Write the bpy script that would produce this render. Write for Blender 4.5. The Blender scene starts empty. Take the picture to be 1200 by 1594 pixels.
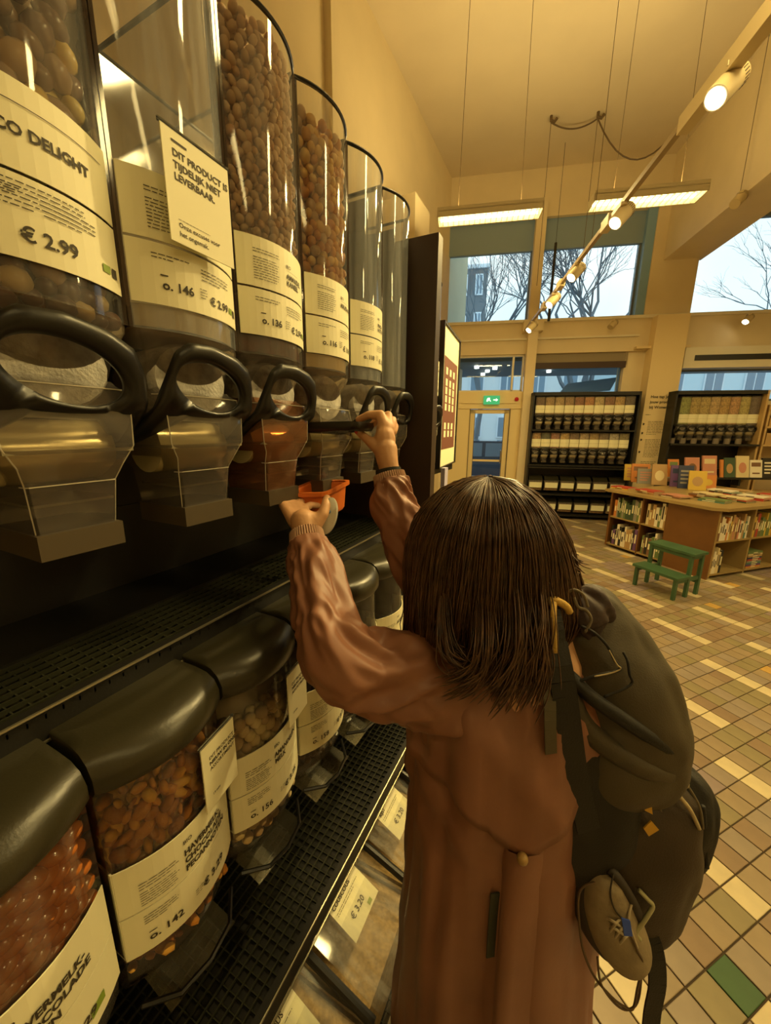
import bpy, bmesh, math, random
from mathutils import Vector, Matrix, Euler, noise
R=math.radians; PI=math.pi
random.seed(7)
SC=bpy.context.scene; COL=SC.collection
# ---------------------------------------------------------------- camera
FPX=582.0; PITCH=R(12.5); YAW=R(26.0); ROLL=R(0.5); CAMH=1.65
FWD=Vector((-math.sin(YAW)*math.cos(PITCH),math.cos(YAW)*math.cos(PITCH),-math.sin(PITCH)))
_r0=Vector((math.cos(YAW),math.sin(YAW),0)); _u0=_r0.cross(FWD)
RGT=_r0*math.cos(ROLL)+_u0*math.sin(ROLL); UPV=_u0*math.cos(ROLL)-_r0*math.sin(ROLL)
EYE=Vector((0,0,CAMH))
cd=bpy.data.cameras.new('camera'); cam=bpy.data.objects.new('camera',cd); COL.objects.link(cam)
cd.sensor_fit='HORIZONTAL'; cd.sensor_width=36; cd.lens=FPX/1200*36; cd.clip_start=.02; cd.clip_end=400
mw=Matrix((RGT,UPV,-FWD)).transposed().to_4x4(); mw.translation=EYE; cam.matrix_world=mw
SC.camera=cam
def at(x,y,d): return EYE+(FWD+RGT*((x-600)/FPX)-UPV*((y-797)/FPX))*d     # a measured sight line and a distance -> a point of the room
def plane_hit(x,y,p,n):
    v=FWD+RGT*((x-600)/FPX)-UPV*((y-797)/FPX); s=(Vector(p)-EYE).dot(n)/v.dot(n); return EYE+v*s
# ---------------------------------------------------------------- view, world, lamps
SC.view_settings.view_transform='Standard'; SC.view_settings.look='None'; SC.view_settings.gamma=1
SC.view_settings.use_curve_mapping=False; SC.view_settings.exposure=0.14
try:
    SC.cycles.transparent_max_bounces=24; SC.cycles.max_bounces=8; SC.cycles.use_denoising=True
    SC.cycles.sample_clamp_indirect=6
except Exception: pass
w=bpy.data.worlds.new('overcast'); SC.world=w; w.use_nodes=True; nt=w.node_tree; nt.nodes.clear()
wo=nt.nodes.new('ShaderNodeOutputWorld'); wb=nt.nodes.new('ShaderNodeBackground'); wn=nt.nodes.new('ShaderNodeTexNoise'); wr=nt.nodes.new('ShaderNodeValToRGB')
wn.inputs['Scale'].default_value=1.6; wn.inputs['Detail'].default_value=3
wr.color_ramp.elements[0].color=(.48,.82,.98,1); wr.color_ramp.elements[0].position=.35; wr.color_ramp.elements[1].color=(.92,1,1,1); wr.color_ramp.elements[1].position=.62
nt.links.new(wn.outputs['Fac'],wr.inputs['Fac']); nt.links.new(wr.outputs['Color'],wb.inputs['Color']); nt.links.new(wb.outputs[0],wo.inputs[0])
wb.inputs['Strength'].default_value=1.3
WARM=(1.0,.745,.285)
def lamp(name,kind,loc,energy,color=WARM,size=(1.2,.2),rot=(0,0,0),parent=None,spot=60,radius=.03):
    l=bpy.data.lights.new(name,kind); l.energy=energy; l.color=color
    if kind=='AREA': l.shape='RECTANGLE'; l.size,l.size_y=size
    elif kind=='SPOT': l.spot_size=R(spot); l.spot_blend=.6; l.shadow_soft_size=radius
    else: l.shadow_soft_size=radius
    o=bpy.data.objects.new(name,l); COL.objects.link(o); o.location=loc; o.rotation_euler=rot
    if parent: o.parent=parent
    return o
# room frame: t runs along the window wall, n towards it
RA=R(15.5); TV=Vector((math.cos(RA),math.sin(RA),0)); NV=Vector((-math.sin(RA),math.cos(RA),0))
def FW(t,n,z): return TV*t+NV*n+Vector((0,0,z))
# ---------------------------------------------------------------- materials
MATS={}
def mat(name,col,rough=.6,metal=0,bump=0,bscale=60,var=0,vscale=8,spec=.5,emit=None,estr=0,stretch=None,coat=0,hue2=None,island=None):
    if name in MATS: return MATS[name]
    m=bpy.data.materials.new(name); m.use_nodes=True; n=m.node_tree; b=n.nodes['Principled BSDF']
    b.inputs['Base Color'].default_value=(*col,1); b.inputs['Roughness'].default_value=rough; b.inputs['Metallic'].default_value=metal
    b.inputs['Specular IOR Level'].default_value=spec; b.inputs['Coat Weight'].default_value=coat
    tc=n.nodes.new('ShaderNodeTexCoord'); mp=n.nodes.new('ShaderNodeMapping'); n.links.new(tc.outputs['Object'],mp.inputs[0])
    if stretch: mp.inputs['Scale'].default_value=stretch
    if var:
        nz=n.nodes.new('ShaderNodeTexNoise'); nz.inputs['Scale'].default_value=vscale; nz.inputs['Detail'].default_value=6; n.links.new(mp.outputs[0],nz.inputs['Vector'])
        rp=n.nodes.new('ShaderNodeValToRGB'); rp.color_ramp.elements[0].position=.3; rp.color_ramp.elements[1].position=.7
        c2=hue2 or col
        rp.color_ramp.elements[0].color=(*[max(0,c*(1-var)) for c in c2],1); rp.color_ramp.elements[1].color=(*[min(1,c*(1+var)) for c in col],1)
        n.links.new(nz.outputs['Fac'],rp.inputs['Fac']); n.links.new(rp.outputs['Color'],b.inputs['Base Color'])
    if island:
        ge=n.nodes.new('ShaderNodeNewGeometry'); rp=n.nodes.new('ShaderNodeValToRGB'); el=rp.color_ramp.elements
        for k,c in enumerate(island):
            e_=el[k] if k<2 else el.new(.5)
            e_.color=(*c,1)
        for k,e_ in enumerate(sorted(el,key=lambda q:0)): pass
        while len(el)>len(island): el.remove(el[-1])
        N_=len(island)
        for k in range(N_): el[k].position=k/N_; el[k].color=(*island[k],1)
        rp.color_ramp.interpolation='CONSTANT'; n.links.new(ge.outputs['Random Per Island'],rp.inputs['Fac']); n.links.new(rp.outputs['Color'],b.inputs['Base Color'])
    if bump:
        nb=n.nodes.new('ShaderNodeTexNoise'); nb.inputs['Scale'].default_value=bscale; nb.inputs['Detail'].default_value=4; n.links.new(mp.outputs[0],nb.inputs['Vector'])
        bp=n.nodes.new('ShaderNodeBump'); bp.inputs['Strength'].default_value=bump; bp.inputs['Distance'].default_value=.002
        n.links.new(nb.outputs['Fac'],bp.inputs['Height']); n.links.new(bp.outputs[0],b.inputs['Normal'])
    if emit: b.inputs['Emission Color'].default_value=(*emit,1); b.inputs['Emission Strength'].default_value=estr
    MATS[name]=m; return m
def clear(name,tint=(.95,.95,.93),haze=.03,hazecol=(.75,.75,.72),rough=.06,ior=1.45,painted_glare=0):
    if name in MATS: return MATS[name]
    m=bpy.data.materials.new(name); m.use_nodes=True; n=m.node_tree; n.nodes.clear(); N=n.nodes.new; L=n.links.new
    o=N('ShaderNodeOutputMaterial'); tr=N('ShaderNodeBsdfTransparent'); gl=N('ShaderNodeBsdfGlossy'); df=N('ShaderNodeBsdfDiffuse'); fr=N('ShaderNodeFresnel'); a=N('ShaderNodeMixShader'); b=N('ShaderNodeMixShader')
    tr.inputs[0].default_value=(*tint,1); gl.inputs['Roughness'].default_value=rough; df.inputs[0].default_value=(*hazecol,1); fr.inputs[0].default_value=ior
    a.inputs[0].default_value=haze; L(tr.outputs[0],a.inputs[1]); L(df.outputs[0],a.inputs[2])
    if painted_glare:  # pale streaks painted into the haze stand for glare on the plastic
        tc=N('ShaderNodeTexCoord'); mp=N('ShaderNodeMapping'); nz=N('ShaderNodeTexNoise'); mr=N('ShaderNodeMapRange')
        mp.inputs['Scale'].default_value=(14,60,2.5); L(tc.outputs['Object'],mp.inputs[0]); L(mp.outputs[0],nz.inputs['Vector']); nz.inputs['Scale'].default_value=1; nz.inputs['Detail'].default_value=5
        mr.inputs[1].default_value=.35; mr.inputs[2].default_value=.75; mr.inputs[3].default_value=haze; mr.inputs[4].default_value=haze+painted_glare
        L(nz.outputs['Fac'],mr.inputs[0]); L(mr.outputs[0],a.inputs[0])
    L(fr.outputs[0],b.inputs[0]); L(a.outputs[0],b.inputs[1]); L(gl.outputs[0],b.inputs[2]); L(b.outputs[0],o.inputs[0])
    MATS[name]=m; return m
PLASTER=mat('cream_plaster',(.78,.66,.44),.85,bump=.15,bscale=40,var=.04,vscale=2)
CEIL=mat('ceiling_paint',(.68,.58,.42),.9,var=.05,vscale=1.2)
BLACKP=mat('black_powder_coat',(.012,.011,.009),.45,bump=.1,bscale=300)
BROWNP=mat('dark_brown_panel',(.045,.026,.016),.5,var=.15,vscale=3)
HANDLEM=mat('black_plastic',(.006,.0055,.0045),.36,bump=.05,bscale=200)
LIDM=mat('black_lid_plastic',(.030,.026,.013),.33,bump=.08,bscale=400)
CLEAR=clear('clear_acrylic',(.97,.97,.95),.02,(.74,.74,.72),.05,painted_glare=.13)
CLEARB=clear('clear_acrylic_far',(.93,.92,.88),.10,(.8,.78,.7),.1)
CLEARE=clear('clear_acrylic_empty',(.90,.92,.93),.10,(.66,.70,.74),.05,painted_glare=.24)  # bluish haze stands for window light caught in the empty bins
CLEARL=clear('clear_acrylic_low',(.97,.97,.95),.01,(.7,.68,.6),.05,painted_glare=.05)
EDGEL=mat('painted_edge_glint',(.52,.48,.38),.15)
SIDEM=clear('acrylic_edge',(.55,.48,.42),.10,(.35,.25,.2),.08)
SPOUTM=clear('spout_plastic',(.90,.87,.82),.12,(.62,.56,.50),.07,1.6)
FROST=mat('frosted_plastic',(.52,.50,.46),.35,bump=.6,bscale=260,var=.3,vscale=60)
BLOCKM=mat('outlet_rubber',(.075,.055,.03),.55)
CARD=mat('label_card',(.84,.80,.55),.55,var=.02,vscale=5)
INK=mat('printing_ink',(.045,.035,.02),.7)
WHITEM=mat('white_paint',(.80,.74,.58),.5)
GLASS=clear('window_glass',(.90,.96,.97),.0,(.5,.5,.5),.0,1.45)
# ---------------------------------------------------------------- mesh builder
class MB:
    def __init__(s): s.v=[]; s.f=[]
    def add(s,v,f):
        k=len(s.v); s.v+= [tuple(p) for p in v]; s.f+=[tuple(i+k for i in q) for q in f]; return s
    def box(s,x0,x1,y0,y1,z0,z1,T=None):
        v=[Vector((x,y,z)) for z in (z0,z1) for y in (y0,y1) for x in (x0,x1)]
        if T: v=[T(p) if callable(T) else T@p for p in v]
        return s.add(v,[(0,2,3,1),(4,5,7,6),(0,1,5,4),(2,6,7,3),(0,4,6,2),(1,3,7,5)])
    def rings(s,rs,cap=True,closed=True):
        n=len(rs[0]); v=[p for r in rs for p in r]; f=[]
        for i in range(len(rs)-1):
            for j in range(n if closed else n-1):
                k=(j+1)%n; f.append((i*n+j,i*n+k,(i+1)*n+k,(i+1)*n+j))
        if cap and closed: f.append(tuple(range(n))[::-1]); f.append(tuple((len(rs)-1)*n+j for j in range(n)))
        return s.add(v,f)
    def tube(s,pts,r,n=8,cap=True,closed=False):
        pts=[Vector(p) for p in pts]; m=len(pts)
        if not isinstance(r,(list,tuple)): r=[r]*m
        rs=[]; up=None
        for i,p in enumerate(pts):
            a=pts[(i-1)%m] if (i or closed) else p; b=pts[(i+1)%m] if (i<m-1 or closed) else p
            d=(b-a).normalized()
            if up is None: up=d.orthogonal().normalized()
            up=(up-d*up.dot(d)); up=up.normalized() if up.length>1e-6 else d.orthogonal().normalized()
            e=d.cross(up); rs.append([p+(up*math.cos(2*PI*j/n)+e*math.sin(2*PI*j/n))*r[i] for j in range(n)])
        if closed: rs.append(rs[0])
        return s.rings(rs,cap and not closed)
    def ell(s,c,r,M=None,u=10,w=7):
        c=Vector(c); r=r if isinstance(r,(tuple,list)) else (r,r,r); v=[Vector((0,0,-r[2]))]
        for i in range(1,w):
            a=-PI/2+PI*i/w
            for j in range(u): b=2*PI*j/u; v.append(Vector((r[0]*math.cos(a)*math.cos(b),r[1]*math.cos(a)*math.sin(b),r[2]*math.sin(a))))
        v.append(Vector((0,0,r[2]))); 
        if M: v=[M@p for p in v]
        v=[p+c for p in v]; f=[]
        for j in range(u): f.append((0,1+(j+1)%u,1+j)); f.append((len(v)-1,1+(w-2)*u+j,1+(w-2)*u+(j+1)%u))
        for i in range(w-2):
            for j in range(u): f.append((1+i*u+j,1+i*u+(j+1)%u,1+(i+1)*u+(j+1)%u,1+(i+1)*u+j))
        return s.add(v,f)
    def prism(s,poly,z0,z1,T=lambda x,y,z:Vector((x,y,z))):
        n=len(poly); v=[T(x,y,z0) for x,y in poly]+[T(x,y,z1) for x,y in poly]
        f=[tuple(range(n))[::-1],tuple(range(n,2*n))]+[(i,(i+1)%n,n+(i+1)%n,n+i) for i in range(n)]
        return s.add(v,f)
    def quad(s,a,b,c,d): return s.add([a,b,c,d],[(0,1,2,3)])
    def plate(s,a,b,c,d,th):      # thick slab on quad a,b,c,d
        a,b,c,d=map(Vector,(a,b,c,d)); n=(b-a).cross(d-a).normalized()*th
        return s.add([a,b,c,d,a+n,b+n,c+n,d+n],[(3,2,1,0),(4,5,6,7),(0,1,5,4),(1,2,6,5),(2,3,7,6),(3,0,4,7)])
    def build(s,name,m,parent=None,smooth=False,mods=None,**tags):
        me=bpy.data.meshes.new(name); off=Vector((0,0,0)); p=parent
        while p is not None: off+=p.location; p=p.parent
        me.from_pydata([(Vector(q)-off) for q in s.v],[],s.f); me.validate()
        bm=bmesh.new(); bm.from_mesh(me); bmesh.ops.recalc_face_normals(bm,faces=bm.faces); bm.to_mesh(me); bm.free()
        me.materials.append(m)
        if smooth:
            for q in me.polygons: q.use_smooth=True
        o=bpy.data.objects.new(name,me); COL.objects.link(o); o.parent=parent
        for k,v in tags.items(): o[k]=v
        if smooth=='e':
            e=o.modifiers.new('edge','EDGE_SPLIT'); e.split_angle=R(40)
        return o
def thing(name,label,cat,loc=(0,0,0),group=None,rz=0):
    o=bpy.data.objects.new(name,None); COL.objects.link(o); o.location=loc; o.rotation_euler=(0,0,rz); o.empty_display_size=.05
    o['label']=label; o['category']=cat
    if group: o['group']=group
    return o
def tag(o,label,cat,group=None,kind=None):
    o['label']=label; o['category']=cat
    if group: o['group']=group
    if kind: o['kind']=kind
    return o
def struct(o): o['kind']='structure'; return o
def dup(root,loc,label,group=None,rz=None):
    r=root.copy(); COL.objects.link(r); r.location=loc; r['label']=label
    if rz is not None: r.rotation_euler=(0,0,rz)
    if group: r['group']=group
    for ch in list(root.children):
        c=ch.copy(); COL.objects.link(c); c.parent=r
        for g in list(ch.children):
            d=g.copy(); COL.objects.link(d); d.parent=c
    return r
ORD=['','first','second','third','fourth','fifth','sixth','seventh','eighth','ninth','tenth','eleventh','twelfth','thirteenth','fourteenth','fifteenth','sixteenth','seventeenth','eighteenth','nineteenth','twentieth']
_TC={}
def text_geo(s,size,bold=0.0,align='LEFT'):
    k=(s,size,bold,align)
    if k not in _TC:
        cu=bpy.data.curves.new('t','FONT'); cu.body=s; cu.size=size; cu.offset=bold; cu.align_x=align; cu.resolution_u=2
        ob=bpy.data.objects.new('t',cu); COL.objects.link(ob); me=bpy.data.meshes.new_from_object(ob.evaluated_get(bpy.context.evaluated_depsgraph_get()))
        _TC[k]=([tuple(v.co[:2]) for v in me.vertices],[tuple(p.vertices) for p in me.polygons])
        bpy.data.objects.remove(ob); bpy.data.curves.remove(cu); bpy.data.meshes.remove(me)
    return _TC[k]
def put_text(mb,s,size,x,y,T,bold=0.0,align='LEFT',sx=1.0):
    v,f=text_geo(s,size,bold,align); mb.add([T(x+a*sx,y+b) for a,b in v],f)
def fine_print(mb,x0,x1,y1,lines,lh,T,rnd=random,fill=.24):   # rows of tiny illegible printing
    for i in range(lines):
        y=y1-i*lh; xe=x1-(x1-x0)*rnd.random()*(.5 if i==lines-1 else .12); a=x0
        while a<xe:
            b=min(xe,a+lh*rnd.uniform(.7,2.4)); mb.add([T(a,y),T(b,y),T(b,y+lh*fill),T(a,y+lh*fill)],[(0,1,2,3)]); a=b+lh*.35
# ================================================================ SETTING
def fwbox(mb,t0,t1,n0,n1,z0,z1): return mb.box(t0,t1,n0,n1,z0,z1,T=lambda p:FW(p.x,p.y,p.z))
CZ=6.1
# floor slab (mortar) with single tiles
GROUT=mat('dark_grout',(.075,.05,.028),.85,bump=.3,bscale=80)
mb=MB(); fwbox(mb,-4.5,7,-3.2,8.1,-.12,-.006); floor=struct(mb.build('floor',GROUT))
TA=Vector((math.cos(R(-41)),math.sin(R(-41)),0)); TB=Vector((math.sin(R(41)),math.cos(R(41)),0))
TL,TW=.109,.1013
def tmat(name,c): return mat(name,tuple(.86*q for q in c),.42,bump=.12,bscale=120,var=.10,vscale=9)
TILE=[tmat('tile_tan',(.36,.27,.165)),tmat('tile_brown',(.30,.205,.125)),tmat('tile_taupe',(.34,.27,.20)),tmat('tile_olive',(.31,.255,.135)),tmat('tile_mauve',(.33,.25,.23))]
TCREAM=tmat('tile_cream',(.74,.62,.38)); TGREEN=tmat('tile_green',(.055,.13,.045)); TGOLD=tmat('tile_ochre',(.62,.38,.10))
tiles=[]
ia=range(-75,45); jb=range(-62,45)
for i in ia:
    for j in jb:
        a=-2.99+TL*(i+.5); b=4.0+TW*(j+.5); p=TA*a+TB*b
        d=p-EYE; z=d.dot(FWD)
        near=abs(p.x-.6)<3.2 and -3.0<p.y<4.5
        if z<.5:
            if near: tiles.append((99,i,j,p))
            continue
        x=600+FPX*d.dot(RGT)/z; y=797-FPX*d.dot(UPV)/z
        if not(-150<x<1330 and y<1760):
            if near: tiles.append((99,i,j,p))
            continue
        tt=p.dot(TV); nn=p.dot(NV)
        if nn>7.9 or tt>6.8: continue
        vis= x>700
        tiles.append((z if vis else z+50,i,j,p))
tiles.sort(key=lambda q:q[0])
def tile_kind(i,j):
    rnd=random.Random(i*977+j*131)
    if j%3==0:
        k=-(j//3); s=(i-5*k)%10
        if s<4: return TCREAM
    if (i,j)==(24,-27): return TGREEN
    if rnd.random()<.012 and j>-15: return TGOLD
    u=noise.noise(Vector((i*.13,j*.13,3)))
    if u>.25 and rnd.random()<.6: return TILE[4]
    return TILE[rnd.choice((0,0,1,2,3))]
def tile_mesh(m):
    b=MB(); x,y=TL/2-.0025,TW/2-.0025; c=.0015
    r=[[Vector((sx*q,sy*w,z)) for sx,sy in((-1,-1),(1,-1),(1,1),(-1,1))] for q,w,z in((x,y,-.008),(x,y,-.0012),(x-c,y-c,0))]
    b.rings(r); o=b.build('tile',m); me=o.data; bpy.data.objects.remove(o); return me
TM={}; rest={}
for q,(z,i,j,p) in enumerate(tiles):
    m=tile_kind(i,j)
    if q<298:
        if m.name not in TM: TM[m.name]=tile_mesh(m)
        o=bpy.data.objects.new('tile',TM[m.name]); COL.objects.link(o); o.parent=floor; o.location=p+Vector((0,0,random.uniform(-.0006,.0006))); o.rotation_euler=(0,0,R(-41))
    else: rest.setdefault(m.name,(m,[]))[1].append(p)
mb=MB(); mats=[]; fm=[]
for m,ps in rest.values():
    mats.append(m)
    for p in ps:
        x,y=TL/2-.0025,TW/2-.0025; q=[p+TA*(sx*x)+TB*(sy*y) for sx,sy in((-1,-1),(1,-1),(1,1),(-1,1))]
        mb.add([v+Vector((0,0,-.008)) for v in q]+q,[(4,5,6,7),(0,1,5,4),(1,2,6,5),(2,3,7,6),(3,0,4,7)]); fm+= [len(mats)-1]*5
o=mb.build('tile_field',mats[0],floor); o['kind']='stuff'
for m in mats[1:]: o.data.materials.append(m)
o.data.polygons.foreach_set('material_index',fm); o.data.update()
# shell
def sbox(name,*a,m=PLASTER,parent=None):
    mb=MB(); fwbox(mb,*a); o=mb.build(name,m,parent)
    if parent is None: struct(o)
    return o
sbox('ceiling',-5,7.2,-3.4,8.3,CZ,CZ+.2,m=CEIL)
sbox('wall_right',6.8,7.0,-3.2,8.1,0,CZ)
sbox('wall_back',-4.5,7,-3.4,-3.2,0,CZ)
mb=MB(); mb.box(-2.64,-2.44,-3.8,9.0,0,CZ); struct(mb.build('wall_left',PLASTER))
mb=MB(); mb.box(-2.44,-2.36,3.62,3.72,0,CZ); mb.box(-2.44,-2.40,3.78,3.82,0,CZ); struct(mb.build('trim_1',PLASTER))
mb=MB(); mb.box(-2.44,-1.98,4.80,5.3,0,4.42); struct(mb.build('column',PLASTER))
# window wall
wf=MB()
for a in [(-1.2,7,8.0,8.25,5.42,CZ),(-1.2,7,7.9,8.25,3.06,3.62),(3.14,3.86,7.9,8.25,3.6,5.5),(5.9,7,7.9,8.25,3.6,5.5),
          (1.20,7,8.05,8.25,0,2.2),(-1.2,-.15,7.9,8.25,0,3.1),(2.95,3.3,7.96,8.25,2.2,3.1)]: fwbox(wf,*a)
struct(wf.build('wall_far',PLASTER))
mb=MB(); fwbox(mb,-1.2,7,7.86,7.92,3.60,3.65); fwbox(mb,-1.2,3.1,7.85,7.9,3.30,3.33); struct(mb.build('trim_2',WHITEM))
mb=MB(); fwbox(mb,1.19,1.36,7.84,8.0,3.62,5.5); fwbox(mb,-1.2,3.16,7.92,8.0,5.32,5.44); struct(mb.build('trim_3',PLASTER))
GREYB=mat('grey_blue_frame',(.16,.19,.22),.5); JAMBSKY=mat('jamb_painted_skylight',(.24,.42,.66),.5)  # jamb blue carries the skylight falling on it
def window(name,t0,t1,z0,z1,n=8.08,fr=.035,blind=None,m=GREYB,extra=()):
    w_=MB()
    fwbox(w_,t0,t0+fr,n-.03,n+.05,z0,z1);fwbox(w_,t1-fr,t1,n-.03,n+.05,z0,z1);fwbox(w_,t0,t1,n-.03,n+.05,z0,z0+fr);fwbox(w_,t0,t1,n-.03,n+.05,z1-fr,z1)
    for e in extra: fwbox(w_,e-fr/2,e+fr/2,n-.03,n+.05,z0,z1)
    f=struct(w_.build(name,m))
    g=MB(); fwbox(g,t0+fr,t1-fr,n,n+.008,z0+fr,z1-fr); g.build('pane',GLASS,f)
    if blind: b=MB(); fwbox(b,t0,t1,n-.06,n+.02,z1-blind,z1-.0); b.build('blind_box',mat('blind_painted_skylight',(.26,.36,.46),.6),f)  # box colour is bluish to imitate light from the sky
    return f
window('window_1',-1.1,1.2,3.64,5.34,blind=.50); window('window_2',1.35,3.0,3.64,5.34,blind=.50)
mb=MB(); fwbox(mb,3.0,3.14,7.93,8.2,3.64,5.34); struct(mb.build('trim_4',JAMBSKY))
window('window_3',3.86,5.9,3.62,5.4,blind=.30)
window('window_4',-.15,1.2,2.38,3.06,m=WHITEM,n=7.98,extra=(1.0,)); window('window_5',1.36,2.97,2.2,2.85,n=8.1); window('window_6',3.8,6.8,2.2,2.75,n=8.1)
mb=MB(); fwbox(mb,1.36,3.0,7.96,8.24,2.84,3.1); struct(mb.build('trim_5',mat('olive_grey_soffit',(.30,.25,.17),.7)))
mb=MB(); fwbox(mb,1.36,2.97,7.93,7.97,2.79,2.90); struct(mb.build('trim_6',mat('dark_brown_rail',(.05,.025,.02),.5)))
# glazed door with its frame
df=MB()
for a in [(-.15,.24,7.9,8.02,0,2.2),(1.0,1.2,7.9,8.02,0,2.2),(-.15,1.2,7.88,8.02,2.06,2.38)]: fwbox(df,*a)
fwbox(df,.05,1.12,7.86,7.9,2.16,2.2)
DOORW=mat('cream_door_paint',(.80,.66,.36),.45)
door=struct(df.build('door_1',DOORW))
dd=MB()
for a in [(.24,.34,7.93,7.98,.02,2.05),(.90,1.0,7.93,7.98,.02,2.05),(.24,1.0,7.93,7.98,.02,.25),(.24,1.0,7.93,7.98,1.97,2.05),(.34,.90,7.94,7.97,1.02,1.06)]: fwbox(dd,*a)
dl=dd.build('door_leaf',DOORW,door); g=MB(); fwbox(g,.34,.90,7.95,7.958,.25,1.97); g.build('pane',GLASS,dl)
gp=MB()
for a in [(.232,.244,7.885,7.93,.02,2.07),(.996,1.008,7.885,7.93,.02,2.07),(.232,1.008,7.885,7.93,2.055,2.067),(.332,.340,7.92,7.935,.25,1.975),(.90,.908,7.92,7.935,.25,1.975)]: fwbox(gp,*a)
gp.build('door_gap_shade',mat('painted_gap_shade',(.10,.07,.035),.6),door)['kind']='stuff'  # dark strips painted as the shaded gap round the door leaf
mb=MB(); mb.tube([FW(.88,7.93,1.0),FW(.88,7.88,1.0),FW(.88,7.88,1.25),FW(.88,7.93,1.25)],.012); mb.build('handle',mat('steel',(.5,.48,.44),.3,1),door)
# post beside the door, with its junction box
mb=MB(); fwbox(mb,1.20,1.37,7.74,7.9,0,3.55); fwbox(mb,1.10,1.45,7.72,7.9,3.42,3.6); struct(mb.build('trim_7',PLASTER))
# big column with house rules printed on it
mb=MB(); fwbox(mb,3.28,3.78,7.70,8.1,0,3.6); fwbox(mb,3.05,3.9,7.78,7.95,3.08,3.12); colm=struct(mb.build('pillar',mat('yellow_plaster',(.80,.64,.36),.85,bump=.1,bscale=40)))
T=lambda x,y:FW(3.36+x,7.696,2.28+y)
mb=MB()
for k,s in enumerate(['Hoe tap je','jouw product','bij Wonen?']): put_text(mb,s,.068,0,-.09*k-.05,T,.0015)
fine_print(mb,-.04,.10,-.34,1,.03,T); fine_print(mb,.02,.28,-.46,9,.028,T); fine_print(mb,.02,.28,-.78,12,.028,T); fine_print(mb,.0,.26,-1.18,4,.028,T)
for z in (-.52,-.68,-.80,-1.02): mb.add([T(-.06,z),T(-.04,z),T(-.03,z+.03),T(-.06,z+.04)],[(0,1,2,3)])
mb.build('wall_text',INK,colm)
# beam across the ceiling
bm_=MB(); fwbox(bm_,3.32,3.93,-3.2,8.0,4.5,CZ); struct(bm_.build('beam',PLASTER))
# AC casing over window_6
mb=MB(); fwbox(mb,3.84,6.6,7.80,8.1,2.74,3.08); o=tag(mb.build('air_curtain',WHITEM),'long cream air-curtain casing over the right-hand lower window','air curtain')
mb=MB(); fwbox(mb,4.0,6.5,7.79,7.80,2.86,2.95); mb.build('vent_slot',BLACKP,o)
# EXIT style running-man sign
ex=MB(); fwbox(ex,.48,.78,7.80,7.86,2.14,2.30); ex=tag(ex.build('exit_sign',mat('exit_green',(.03,.30,.10),.5,emit=(.05,.6,.25),estr=.5)),'small green lit emergency exit sign over the glazed door','sign')
mb=MB(); T=lambda x,y:FW(.48+x,7.797,2.14+y)
for poly in ([(.05,.05),(.08,.05),(.10,.08),(.12,.05),(.14,.05),(.11,.10),(.12,.12),(.08,.12),(.06,.10)],[(.18,.07),(.23,.07),(.23,.05),(.27,.08),(.23,.11),(.23,.09),(.18,.09)]): mb.add([T(*q) for q in poly],[tuple(range(len(poly)))])
mb.build('pictogram',mat('exit_white',(.8,.9,.8),.5,emit=(.8,1,.85),estr=1.2),ex)
mb=MB(); mb.ell(FW(1.10,7.86,2.235),.04); tag(mb.build('alarm_button',mat('alarm_red',(.5,.01,.03),.4)),'small round red alarm button at the top right of the door frame','alarm')
# ================================================================ OUTSIDE
mb=MB(); fwbox(mb,-30,45,8.3,90,-.2,-.1); struct(mb.build('street',mat('wet_asphalt',(.12,.14,.16),.35,var=.2,vscale=1)))
mb=MB(); fwbox(mb,-2,8,8.3,10.6,3.0,3.25); cano=struct(mb.build('canopy',mat('canopy_grey',(.20,.25,.30),.6)))
for k,(t,n) in enumerate([(.35,8.8),(.75,9.0),(.62,9.4),(.55,9.9),(2.3,8.9),(2.0,9.6),(4.6,9.0),(5.6,9.4)]):  # glowing discs added to stand for lamp reflections in the glass
    m=MB(); m.tube([FW(t,n,3.0),FW(t,n,2.95)],.05,10); l=tag(m.build('reflection_disc',mat('reflection_glow',(.9,.9,.85),.5,emit=(1,.97,.85),estr=4)),'small glowing disc under the canopy standing for a lamp reflection in the glass','painted reflection','discs standing for lamp reflections')
BLD=mat('grey_brick_far',(.16,.18,.20),.9,var=.15,vscale=.6); BWIN=mat('far_window_frame',(.75,.8,.85),.5); BGL=mat('far_window_pane',(.18,.26,.34),.15)
def building(label,t0,t1,n,z1,cols,rows,m,wt=.5,hz=.55,z0=0):
    e=thing('building',label,'building',FW(t0,n,0)); b=MB(); fwbox(b,t0,t1,n,n+9,z0,z1); b.build('wall',m,e)
    b=MB(); fwbox(b,t0-.2,t1+.2,n-.2,n+9,z1,z1+.3); b.build('roof_edge',BWIN,e)
    dw=(t1-t0)/cols; dz=(z1-z0)/rows
    for i in range(cols):
        for j in range(rows):
            a=t0+dw*(i+.5-wt/2); c=z0+dz*(j+.3); wdt=dw*wt; h=dz*hz
            f=MB(); fwbox(f,a,a+wdt,n-.12,n,c,c+h); o=f.build('window',BWIN,e)
            g=MB(); fwbox(g,a+.12,a+wdt/2-.06,n-.16,n-.12,c+.12,c+h-.12); fwbox(g,a+wdt/2+.06,a+wdt-.12,n-.16,n-.12,c+.12,c+h-.12); g.build('pane',BGL,o)
    return e
building('grey apartment block seen at the left of the upper window',-2.2,2.1,40,16.4,3,5,BLD)
building('pale row of houses across the street behind the glazed door',-12,10,34,6.6,9,2,mat('pale_render_far',(.72,.76,.78),.9))
building('pale low building across the street behind the right-hand lower window',13,30,36,7.4,6,2,mat('pale_render_far2',(.62,.74,.80),.9))
BARK=mat('bark',(.13,.16,.19),.9)
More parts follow.
